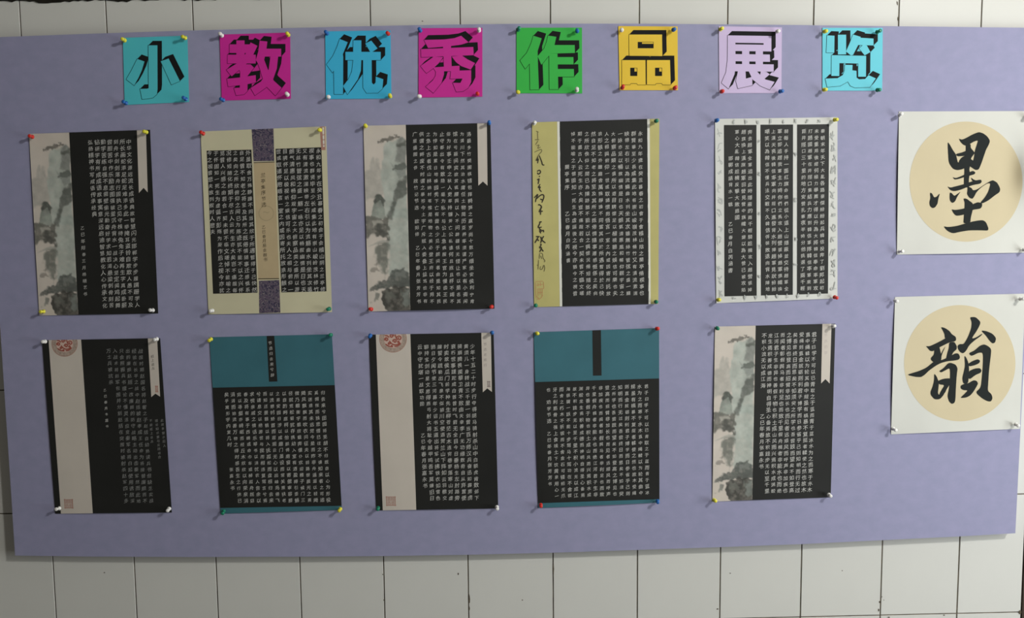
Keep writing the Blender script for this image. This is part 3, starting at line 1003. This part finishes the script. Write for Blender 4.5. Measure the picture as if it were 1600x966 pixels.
# ---- sheet 4: gold border
c = [(831.2, 191.2), (1030.3, 185.4), (1028.6, 475), (834.6, 480.1)]
s = poster(4, c, M_GOLD, 'gold bordered black sheet with cursive writing down its left margin', (0.002, 0.0015, 0.001),
           [('white', 834, 192), ('green', 1026, 188), ('green', 838, 478), ('green', 1026, 472.5)], 'the gold bordered sheet')
s.panel('white_stripe', [(870.6, 190.1), (874.6, 189.9), (878.5, 478.9), (874.7, 479)], M_STRIPE, 0.0002, (2, 12))
s.panel('white_stripe', [(1011.2, 186), (1015.2, 185.9), (1016.6, 475.3), (1013.4, 475.4)], M_STRIPE, 0.0002, (2, 12))
s.panel('text_panel', [(874.3, 189.9), (1011.4, 186), (1013.9, 475.4), (878.3, 478.9)], M_BLACK, 0.0002)
s.text_grid([(1000.4, 208.9), (885.1, 209.5), (1002.8, 458.1), (888.3, 458.6)], 25, 12, [
    (0, 0, '永和九年歲在癸丑暮春之初會于會稽山陰之蘭亭脩禊事也'), (1, 0, '群賢畢至少長咸集此地有崇山峻嶺茂林脩竹又有清流激湍'),
    (2, 0, '映帶左右引以為流觴曲水列坐其次雖無絲竹管弦之盛一觴'), (3, 0, '一詠亦足以暢敘幽情是日也天朗氣清惠風和暢仰觀宇宙之'),
    (4, 0, '大俯察品類之盛所以遊目騁懷足以極視聽之娛信可樂也夫'), (5, 0, '人之相與俯仰一世或取諸懷抱悟言一室之內或因寄所託放'),
    (6, 0, '浪形骸之外雖趣舍萬殊靜躁不同當其欣於所遇暫得於己快'), (7, 0, '然自足不知老之將至及其所之既倦情隨事遷感慨係之矣向'),
    (8, 0, '之所欣俛仰之間已為陳跡猶不能不以之興懷況脩短隨化終'), (9, 0, '期于盡古人云死生亦大矣豈不痛哉若合一契未嘗不臨文嗟'),
    (10, 0, '悼不能喻之于懷固知一死生為虛誕後之視今亦猶今之視昔'), (11, 5, '蘭亭集序'), (11, 12, '乙巳春月白芮涵書')], M_WHITEINK, 8.6)
z1 = lambda *p: [(x / 6.03 + 825, y / 6.03 + 180) for x, y in p]
z2 = lambda *p: [(x / 6.03 + 825, y / 6.03 + 330) for x, y in p]
faint = [z1((75, 150), (100, 160)), z1((90, 155), (92, 230)), z1((65, 232), (105, 230)), z1((70, 280), (95, 240)),
         z1((80, 290), (110, 275), (85, 320), (120, 300)), z1((60, 350), (100, 330), (128, 320), (130, 345), (100, 370), (70, 430)),
         z2((110, 400), (105, 450)), z2((112, 395), (140, 400), (138, 440), (165, 470), (150, 480)), z2((120, 420), (130, 450)),
         z2((85, 510), (100, 508)), z2((100, 460), (95, 550)), z2((120, 520), (110, 550), (135, 550), (150, 500), (160, 540), (150, 570))]
bold = [z1((95, 390), (75, 440), (100, 400), (90, 455)), z1((105, 380), (130, 440), (135, 470), (155, 470)),
        z1((85, 530), (110, 515), (122, 540), (95, 560), (88, 540)), z1((103, 580), (113, 575)), z1((85, 610), (110, 600)), z1((105, 600), (95, 650)),
        z1((115, 650), (90, 690), (120, 670), (105, 700), (128, 722)), z1((58, 780), (100, 735), (75, 790), (70, 820)),
        z1((80, 790), (120, 750), (150, 750), (150, 780), (130, 825)), z1((115, 790), (140, 800)), z1((95, 850), (105, 840), (135, 865), (105, 900)),
        z1((120, 870), (118, 940)), z1((100, 910), (140, 905)), z2((105, 105), (130, 100)), z2((115, 110), (90, 160), (130, 150)),
        z2((110, 160), (120, 210)), z2((125, 170), (105, 200), (148, 175), (148, 200)), z2((75, 240), (110, 240)), z2((100, 240), (65, 300)),
        z2((85, 265), (105, 280)), z2((120, 240), (130, 270), (120, 300)), z2((150, 235), (125, 270), (165, 300)), z2((115, 310), (130, 315)),
        z2((125, 320), (105, 350), (135, 340), (110, 385)), z2((130, 360), (145, 380))]
s.ribbons('cursive_writing', bold, 2.1, M_DARKINK, 0.0003)
s.ribbons('cursive_writing', faint, 1.3, mat('olive_ink', (0.15, 0.13, 0.05), rough=0.7), 0.0003)
s.ribbons('seal', [z2((70, 665), (140, 660)), z2((70, 670), (75, 820)), z2((145, 665), (150, 730)), z2((95, 675), (95, 710)), z2((115, 670), (120, 705)),
                   z2((80, 700), (140, 690)), z2((85, 735), (150, 730)), z2((95, 740), (95, 800)), z2((115, 735), (115, 790)), z2((135, 735), (132, 800)),
                   z2((80, 830), (120, 825), (140, 790)), z2((90, 770), (140, 765)), z2((80, 800), (110, 835))], 1.1, M_FAINTSEAL, 0.0003)

# ---- sheet 5: three panels
c = [(1117.2, 185.9), (1308.5, 183.2), (1308.5, 466.4), (1119.1, 474)]
s = poster(5, c, M_GREYPAPER, 'pale grey sheet with three tall black text panels side by side', (0.002, 0.002, 0.001),
           [('blue', 1121, 187.5), ('yellow', 1306, 186), ('yellow', 1123.5, 469.5), ('red', 1306, 464.5)], 'the three panel sheet')
scr = []
r5 = random.Random(12)
Hs = homography(UNIT, c)
spots = [(0.035, v) for v in np.linspace(0.08, 0.95, 13)] + [(0.965, v) for v in np.linspace(0.1, 0.93, 14)] + \
        [(u, 0.018) for u in np.linspace(0.15, 0.85, 8)] + [(u, 0.975) for u in np.linspace(0.15, 0.85, 9)] + \
        [(0.357, v) for v in (0.12, 0.3, 0.52, 0.7, 0.86)] + [(0.655, v) for v in (0.2, 0.45, 0.66, 0.8)]
for u, v in spots:
    big = 1.0 if u < 0.1 or u > 0.9 else 0.45
    for _ in range(2):
        pts = [(u + r5.uniform(-0.028, 0.026) * big, v + r5.uniform(-0.028, 0.028) * (big if v > 0.04 and v < 0.96 else 0.5)) for _ in range(r5.randint(3, 5))]
        pts = [(min(max(a, 0.004), 0.992), min(max(b, 0.004), 0.992)) for a, b in pts]
        scr.append(apply_h(Hs, pts))
s.ribbons('grey_background_script', scr, 1.5, M_GREYINK, 0.00012)
for q in ([(1245.5, 194.6), (1295.5, 194.1), (1293.8, 458.8), (1245.3, 460.4)], [(1188.3, 194.9), (1239.2, 194.6), (1238.8, 460.8), (1189, 461.9)],
          [(1131.2, 195.4), (1182, 195.2), (1182.4, 462.1), (1132, 463.3)]):
    s.panel('text_panel', q, M_BLACK, 0.00028, (6, 14))
s.text_grid([(1285.6, 204.8), (1256.1, 205.3), (1284.2, 449.7), (1254.1, 450.8)], 25, 4, [
    (0, 0, '秦朝末年天下大亂各路豪傑紛紛起兵韓信投奔了劉邦起初'), (1, 0, '未受重用後經何極力舉薦才得以升為大將韓信奉命率軍攻'),
    (2, 0, '打趙國趙軍在井陘口集結兵力應對韓信軍隊韓信率軍來到'), (3, 0, '距井陘口三十里的地方安營扎寨夜半時分他挑選了兩千輕')], M_WHITEINK, 8.4)
s.text_grid([(1228.4, 205.3), (1198.6, 205.7), (1228.7, 451.3), (1199.4, 452)], 25, 4, [
    (0, 0, '騎每人手持一面紅旗命他們從小道上山隱蔽並交待趙軍全'), (1, 0, '軍立即追趕我軍主力時你們立馬攻入趙營拔掉趙軍旗幟換'),
    (2, 0, '上漢天亮後韓信率軍向井陘口進發背水列陣趙軍見狀紛紛'), (3, 0, '嘲笑以為韓信不懂兵法交戰不久韓信佯裝敗退向背水陣地')], M_WHITEINK, 8.4)
s.text_grid([(1171.8, 206.2), (1141.5, 206.2), (1172.1, 452.5), (1141.5, 453.3)], 25, 4, [
    (0, 0, '奔去趙軍全軍追出此時隱蔽的兩千輕騎趁機攻入趙營拔掉'), (1, 0, '趙旗換上漢旗趙軍回營見營中旗幟大變以為大營已被攻陷'),
    (2, 0, '軍心大亂韓信趁機反擊大敗趙國'), (3, 4, '邯鄲成語背水一戰'), (3, 14, '乙巳春月白芮涵書')], M_WHITEINK, 8.4)

# ---- sheet 6: beige band and medallion, faint writing
c = [(65.7, 531.8), (250.2, 528.6), (268.5, 801.1), (86.5, 803)]
s = poster(6, c, M_BLACK, 'black sheet with beige band and red medallion, left end of the lower row', (0.003, 0.001, 0.001),
           [('white', 67, 535), ('white', 243.5, 530.5), ('white', 90.5, 797), ('white', 262, 796.5)], 'the lower left medallion sheet')
s.panel('beige_band', [(75.9, 531.6), (126.7, 530.7), (145, 802.4), (95.2, 802.9)], M_BEIGE, 0.0002, (6, 14))
medallion(s, 100.9, 537.1, 20.4, 13.2, lin(c[0], c[1]))
seal(s, 100.3, 780.5, 113.6, 794.5, '翰墨書香', M_SEAL, 0.8)
ribbon_tag(s, [(231, 529), (245.4, 528.7), (250.2, 620), (242.8, 615.3), (236.4, 620.7)])
s.column('纸上谈兵', (238.2, 557), (239.2, 575.8), M_DARKINK, 6.2)
seal(s, 242.6, 603.3, 246.4, 612.8, '印章', M_SEAL, 0.5)
s.text_grid([(219.6, 548.7), (169.9, 548.3), (236.2, 782.9), (187.5, 783)], 25, 6, [
    (0, 0, '战国时期赵国名将赵奢之子赵括自幼熟读兵书但缺乏实战'), (1, 0, '经验在长平之战中赵括被赵孝成王任命为将接替廉颇而不'),
    (2, 0, '出的廉颇赵括一改廉颇的防守战略主动出击秦军然而此地'), (3, 0, '只会照搬兵书理论不懂灵活应变秦军名将白起使用诱敌深'),
    (4, 0, '入战术将赵军包围并分割赵括在突围时被射杀赵军四十多'), (5, 0, '万士兵被坑杀')], M_FAINTINK, 8.2)
s.column('乙巳春月韦嘉书', (164.1, 609.9), (167.4, 666.5), M_WHITEINK, 5.8)
s.column('此故事警示后人', (253.3, 657.1), (256.9, 696.4), M_FAINTINK, 5.4)
s.column('理论知识要与实践结合', (244.5, 657.7), (249.5, 714.6), M_FAINTINK, 5.4)
s.column('不能纸上谈兵', (235.7, 657.7), (237.4, 690.2), M_FAINTINK, 5.4)

# ---- sheet 7: teal with lettered tab
c = [(327.2, 527.2), (518.6, 522.5), (534.2, 797), (344.8, 803)]
s = poster(7, c, M_TEAL, 'teal topped black sheet with a lettered black tab, second in the lower row', (0.003, 0.001, 0.001),
           [('yellow', 328, 530), ('green', 516, 524.5), ('green', 347, 800), ('yellow', 531, 797)], 'the lettered tab teal sheet')
s.panel('text_panel', [(332.4, 606), (523.1, 602), (533.8, 790.7), (344.3, 794)], M_BLACK, 0.0002)
s.panel('black_tab', [(416.6, 525.1), (428.5, 524.8), (433.5, 596.4), (420.3, 596.7)], M_BLACK, 0.0002, (3, 6))
s.column('节选归去来兮辞', (422.2, 536.3), (425.7, 585.8), M_WHITEINK, 6.6)
s.text_grid([(504.3, 613.8), (353.7, 617), (513.4, 781.4), (364.5, 782.7)], 18, 16, [
    (0, 0, '归去来兮田园将芜胡不归既自以心为形役'), (1, 0, '奚惆怅而独悲悟已往之不谏知来者之可追'), (2, 0, '实迷途其未远觉今是而昨非舟遥遥以轻飏'),
    (3, 0, '飏风飘飘而吹衣问征夫以前路恨晨光之熹'), (4, 0, '微乃瞻衡宇载欣载奔僮仆欢迎稚子候门三'), (5, 0, '径就荒松菊犹存携幼入室有酒盈樽引壶觞'),
    (6, 0, '以自酌眄庭柯以怡颜倚南窗以寄傲审容膝'), (7, 0, '之易安园日涉以成趣门虽设而常关策扶老'), (8, 0, '以流憩时矫首而遐观云无心以出岫鸟倦飞'),
    (9, 0, '而知还景翳翳以将入抚孤松而盘桓归去来'), (10, 0, '兮请息交以绝游世与我而相违复驾言兮焉'), (11, 0, '求悦亲戚之情话乐琴书以消忧农人告余以'),
    (12, 0, '春及将有事于西畴或命巾车或棹孤舟既窈'), (13, 0, '窕以寻壑亦崎岖而经丘木欣欣以向荣泉涓'), (14, 0, '涓涓而始流善万物之得时感吾生之行休已'),
    (15, 0, '矣乎寓形宇内复几时'), (15, 12, '张嘉永书')], M_WHITEINK, 7.9)

# ---- sheet 8: beige band and medallion, middle of the lower row
c = [(576.6, 523.2), (771.3, 519.9), (778.5, 794.7), (588.1, 798)]
s = poster(8, c, M_BLACK, 'black sheet with beige band and red medallion, middle of the lower row', (0.003, 0.001, 0.001),
           [('blue', 578, 524), ('blue', 768, 521.5), ('green', 589.5, 796), ('white', 776, 794)], 'the lower middle medallion sheet')
s.panel('beige_band', [(587.2, 523), (641.1, 522.1), (650.4, 796.9), (598.1, 797.8)], M_BEIGE, 0.0002, (6, 14))
medallion(s, 614.2, 529.6, 21.4, 14.3, lin(c[0], c[1]))
seal(s, 603.2, 776.3, 617.8, 790.5, '翰墨書香', M_SEAL, 0.6)
ribbon_tag(s, [(752, 520.3), (767, 520), (768.6, 612.6), (761.3, 607), (754.4, 613.2)])
s.column('节选老将行', (757.7, 538.1), (758.4, 570.7), M_MIDINK, 6.0)
seal(s, 761.4, 596, 765.6, 604.8, '印章', M_MIDINK, 0.3)
s.text_grid([(738.6, 541), (655.9, 542.5), (744.6, 778), (664.9, 778.7)], 25, 9, [
    (0, 0, '少年十五二十时步行夺得胡马骑射杀山中白额虎肯数邺下'), (1, 0, '黄须儿一身转战三千里一剑曾当百万师汉兵奋迅如霹雳虏'),
    (2, 0, '骑崩腾畏蒺藜卫青不败由天幸李广无功缘数奇自从弃置便'), (3, 0, '衰朽世事蹉跎成白首昔时飞箭无全目今日垂杨生左肘路旁'),
    (4, 0, '时卖故侯瓜门前学种先生柳苍茫古木连穷巷寥落寒山对虚'), (5, 0, '牖誓令疏勒出飞泉不似颍川空使酒贺兰山下阵如云羽檄交'),
    (6, 0, '驰日夕闻节使三河募年少诏书五道出将军试拂铁衣如雪色'), (7, 0, '聊持宝剑动星文愿得燕弓射大将耻令越甲鸣吾军莫嫌旧日'),
    (8, 0, '云中守犹堪一战取功勋'), (8, 14, '乙巳年春月张嘉永书')], M_WHITEINK, 8.8)

# ---- sheet 9: teal with blank tab
c = [(834.1, 519.3), (1029.8, 512.8), (1030.5, 785.6), (841.1, 794.3)]
s = poster(9, c, M_TEAL, 'teal topped black sheet with a blank black tab, fourth in the lower row', (0.004, 0.002, 0.001),
           [('yellow', 838.5, 522), ('red', 1027, 515), ('red', 845, 791), ('blue', 1029, 785)], 'the blank tab teal sheet')
s.panel('text_panel', [(836.2, 597.2), (1030, 591.5), (1030.4, 780.2), (840.9, 786.6)], M_BLACK, 0.0002)
s.panel('black_tab', [(925.5, 516.4), (939, 516), (940, 587), (926.5, 587.3)], M_BLACK, 0.0002, (3, 6))
s.text_grid([(1009.8, 604), (857, 609.2), (1011.4, 769.9), (859.8, 775.8)], 18, 16, [
    (0, 0, '君子曰学不可以已青取之于蓝而青于蓝冰'), (1, 0, '水为之而寒于水木直中绳輮以为轮其曲中'), (2, 0, '规虽有槁暴不复挺者輮使之然也故木受绳'),
    (3, 0, '则直金就砺则利君子博学而日参省乎己则'), (4, 0, '知明而行无过矣吾尝终日而思矣不如须臾'), (5, 0, '之所学也吾尝跂而望矣不如登高之博见也'),
    (6, 0, '登高而招臂非加长也而见者远顺风而呼声'), (7, 0, '非加疾也而闻者彰假舆马者非利足也而致'), (8, 0, '千里假舟楫者非能水也而绝江河君子生非'),
    (9, 0, '异也善假于物也积土成山风雨兴焉积水成'), (10, 0, '渊蛟龙生焉积善成德而神明自得圣心备焉'), (11, 0, '故不积跬步无以至千里不积小流无以成江'),
    (12, 0, '海骐骥一跃不能十步驽马十驾功在不舍锲'), (13, 0, '而舍之朽木不折锲而不舍金石可镂蚓无爪'), (14, 0, '牙之利筋骨之强上食埃土下饮黄泉用心一'),
    (15, 0, '也 劝学节选 乙巳年春月张芳芳书')], M_WHITEINK, 7.9)

# ---- sheet 10: mountain strip in the lower row
c = [(1117.2, 510.5), (1305.2, 505.9), (1298, 777.4), (1113.2, 784)]
s = poster(10, c, M_BLACK, 'black sheet of white writing with misty mountain strip, right end of the lower row', (0.002, 0.002, 0.001),
           [('green', 1122, 513.5), ('white', 1304, 511), ('yellow', 1117, 784), ('white', 1297.5, 775)], 'the lower row mountain sheet')
s.panel('landscape_picture', [c[0], (1180.7, 509), (1175.4, 781.8), c[3]], M_LANDSCAPE, 0.0002, (64, 210), colfn=landscape)
ribbon_tag(s, [(1285, 506.4), (1299.3, 506.1), (1296.3, 599.3), (1289.7, 592.6), (1283, 599.3)])
s.column('节选劝学', (1290.4, 523.5), (1290.4, 551.7), M_PALEINK, 6.2)
s.text_grid([(1272.2, 522.8), (1193.9, 524.5), (1265.5, 765.4), (1188.5, 767.8)], 26, 9, [
    (0, 0, '君子曰学不可以已青取之于蓝而青于蓝冰水为之而寒于水木'), (1, 0, '直中绳輮以为轮其曲中规虽有槁暴不复挺者輮使之然也故木'),
    (2, 0, '受绳则直金就砺则利君子博学而日参省乎己则知明而行无过'), (3, 0, '矣吾尝终日而思矣不如须臾之所学也吾尝跂而望矣不如登高'),
    (4, 0, '之博见也登高而招臂非加长也而见者远顺风而呼声非加疾也'), (5, 0, '而闻者彰假舆马者非利足也而致千里假舟楫者非能水也而绝'),
    (6, 0, '江河君子生非异也善假于物也积土成山风雨兴焉积水成渊蛟'), (7, 0, '龙生焉积善成德而神明自得圣心备焉故不积跬步无以至千里'),
    (8, 0, '不积小流无以成江海'), (8, 13, '乙巳年春月张嘉永书')], M_WHITEINK, 8.9)

# ------------------------------------------------------------------ the two square sheets with one brush character each
MO = [[(218, 140), (238, 168), (262, 212), (288, 248), (298, 290), (305, 320), (345, 300), (385, 290), (400, 310), (385, 350), (345, 372), (300, 382), (262, 370), (228, 320), (222, 240)],
      [(312, 115), (338, 126), (375, 110), (425, 82), (480, 60), (518, 72), (552, 98), (575, 135), (560, 175), (540, 210), (525, 255), (505, 315), (480, 376), (452, 380), (425, 362), (400, 345), (430, 310), (440, 270), (445, 225), (460, 175), (475, 130), (440, 140), (408, 160), (372, 178), (345, 165), (325, 142)],
      [(370, 160), (412, 160), (412, 195), (440, 225), (442, 245), (410, 280), (408, 340), (400, 375), (405, 395), (395, 470), (400, 530), (355, 520), (355, 440), (360, 380), (350, 330), (370, 230)],
      [(285, 245), (340, 232), (385, 212), (425, 210), (445, 232), (440, 248), (400, 258), (350, 262), (300, 266)],
      [(342, 264), (440, 245), (410, 287), (436, 302), (425, 345), (350, 345), (305, 316)],
      [(260, 438), (285, 448), (330, 432), (395, 400), (430, 385), (452, 398), (445, 415), (400, 428), (355, 440), (310, 455), (275, 460)],
      [(215, 515), (240, 528), (290, 515), (350, 500), (420, 475), (470, 463), (500, 460), (505, 480), (490, 495), (430, 505), (370, 528), (320, 548), (270, 558), (240, 548)],
      [(412, 440), (440, 462), (475, 470), (460, 482), (425, 474)],
      [(385, 515), (420, 530), (430, 550), (460, 545), (500, 520), (545, 490), (580, 470), (600, 465), (635, 485), (660, 535), (655, 565), (610, 595), (560, 635), (510, 660), (490, 655), (530, 610), (560, 560), (580, 490), (550, 492), (500, 525), (460, 565), (440, 605), (425, 622), (400, 612), (380, 580), (385, 550)],
      [(70, 568), (88, 575), (105, 610), (125, 605), (155, 572), (140, 620), (135, 660), (115, 692), (92, 700), (70, 682), (65, 650), (75, 615)],
      [(237, 565), (255, 575), (275, 598), (300, 580), (330, 558), (300, 600), (280, 645), (258, 657), (240, 640), (235, 615)],
      [(250, 708), (280, 715), (330, 708), (370, 698), (440, 660), (475, 648), (510, 660), (505, 690), (490, 705), (430, 712), (390, 740), (340, 758), (290, 764), (270, 745)],
      [(350, 618), (375, 618), (405, 640), (432, 660), (428, 720), (412, 780), (410, 820), (350, 830), (355, 770), (360, 700), (362, 650)],
      [(182, 850), (220, 858), (290, 850), (360, 830), (430, 810), (510, 798), (540, 815), (562, 870), (555, 888), (500, 885), (400, 885), (320, 898), (262, 912), (215, 890)]]
YUN = [[(362, 158), (400, 165), (445, 195), (465, 225), (505, 250), (508, 285), (480, 300), (400, 268), (398, 225), (380, 190)],
       [(220, 338), (255, 340), (310, 315), (360, 290), (410, 262), (470, 250), (505, 265), (500, 290), (440, 305), (380, 335), (320, 365), (285, 388), (258, 382), (240, 358)],
       [(300, 345), (350, 345), (358, 380), (370, 440), (365, 475), (300, 495), (270, 470), (268, 450), (300, 415)],
       [(440, 305), (490, 295), (515, 340), (512, 370), (480, 395), (455, 450), (408, 470), (425, 400), (440, 350)],
       [(385, 370), (410, 335), (375, 410), (362, 470), (352, 450), (362, 415)],
       [(52, 605), (100, 590), (160, 572), (230, 540), (300, 480), (370, 470), (430, 445), (500, 405), (530, 408), (545, 440), (535, 465), (490, 475), (430, 480), (370, 495), (320, 520), (250, 570), (210, 610), (175, 632), (120, 628), (60, 615)],
       [(300, 595), (325, 625), (345, 680), (340, 740), (335, 780), (345, 800), (385, 765), (400, 785), (360, 835), (330, 842), (300, 838), (268, 800), (265, 770), (285, 720), (300, 660)],
       [(345, 575), (390, 545), (430, 500), (455, 495), (500, 510), (522, 545), (512, 620), (505, 740), (500, 850), (490, 875), (465, 885), (440, 860), (425, 810), (440, 740), (450, 640), (450, 560), (440, 548), (400, 570), (365, 588)],
       [(335, 665), (390, 645), (455, 640), (455, 690), (420, 740), (400, 785), (370, 795), (345, 800), (370, 750), (400, 705), (345, 700)],
       [(635, 65), (690, 62), (735, 105), (735, 130), (705, 190), (650, 270), (700, 255), (760, 215), (745, 240), (680, 285), (630, 330), (600, 385), (572, 408), (545, 395), (525, 365), (520, 335), (540, 318), (580, 320), (620, 250), (650, 170), (655, 110)],
       [(740, 190), (790, 195), (850, 220), (885, 262), (875, 305), (850, 315), (820, 285), (790, 240)],
       [(625, 405), (680, 380), (730, 335), (770, 320), (805, 335), (840, 365), (832, 450), (818, 560), (810, 690), (805, 760), (840, 790), (852, 830), (835, 862), (800, 858), (750, 830), (690, 775), (740, 730), (750, 640), (760, 520), (762, 400), (720, 400), (680, 420), (650, 432)],
       [(585, 425), (605, 450), (625, 500), (630, 560), (625, 640), (620, 690), (575, 695), (565, 640), (580, 580), (592, 520)],
       [(620, 505), (660, 480), (710, 460), (735, 475), (725, 500), (680, 520), (630, 530)],
       [(625, 575), (680, 550), (730, 545), (748, 565), (740, 590), (690, 610), (640, 650), (620, 640)],
       [(550, 712), (580, 695), (620, 690), (670, 660), (700, 665), (715, 690), (700, 720), (670, 770), (640, 805), (600, 825), (545, 828), (580, 795), (620, 755), (580, 755), (552, 740)]]


def disc_part(s, cx, cy, rx, ry):
    out = []
    ns, nr = 150, 44
    for k in range(ns):
        a0, a1 = 2 * math.pi * k / ns, 2 * math.pi * (k + 1) / ns
        for j in range(nr):
            r0, r1 = max(j / nr, 0.002), (j + 1) / nr
            out.append([(cx + rx * r * math.cos(a), cy + ry * r * math.sin(a)) for r, a in ((r0, a0), (r1, a0), (r1, a1), (r0, a1))])
    return s.polys('ochre_disc', out, M_DISC, 0.0002, step=0.0)


s = Sheet('brush_character_sheet', [(1404.7, 174.3), (1613, 173.5), (1607, 394.8), (1401.4, 397.9)], M_XUAN,
          'upper white square sheet with brushed character 墨 on a pale ochre disc', 'poster', 'square brush character sheets',
          curl=(0.004, 0.003, 0.0), bump=(0.018, 0.995, 0.42, 0.105, 0.20), grid=(110, 50))
disc_part(s, 1509.4, 283.9, 88.2, 93.9)
s.polys('brush_character', [chaikin(np.array(p) / 5.364 + np.array([1440., 195.]), 2) for p in MO], M_BRUSH, 0.0006)
pins(s, 'the upper ochre disc sheet 墨', [('white', 1409, 180), ('white', 1609, 180), ('white', 1407, 394), ('white', 1603, 391)])

s = Sheet('brush_character_sheet', [(1398.5, 464.2), (1602, 459), (1593.5, 670.3), (1392.3, 678.9)], M_XUAN,
          'lower white square sheet with brushed character 韻 on a pale ochre disc', 'poster', 'square brush character sheets',
          curl=(0.004, 0.003, 0.001), grid=(40, 40))
disc_part(s, 1499.6, 567.7, 87, 90.8)
s.polys('brush_character', [chaikin(np.array(p) / 6.0375 + np.array([1410., 485.]), 2) for p in YUN], M_BRUSH, 0.0006)
pins(s, 'the lower ochre disc sheet 韻', [('white', 1402, 470), ('white', 1597.5, 468), ('white', 1397.5, 671), ('white', 1591, 664)])

bpy.data.objects.remove(_go)
bpy.data.curves.remove(_gc)
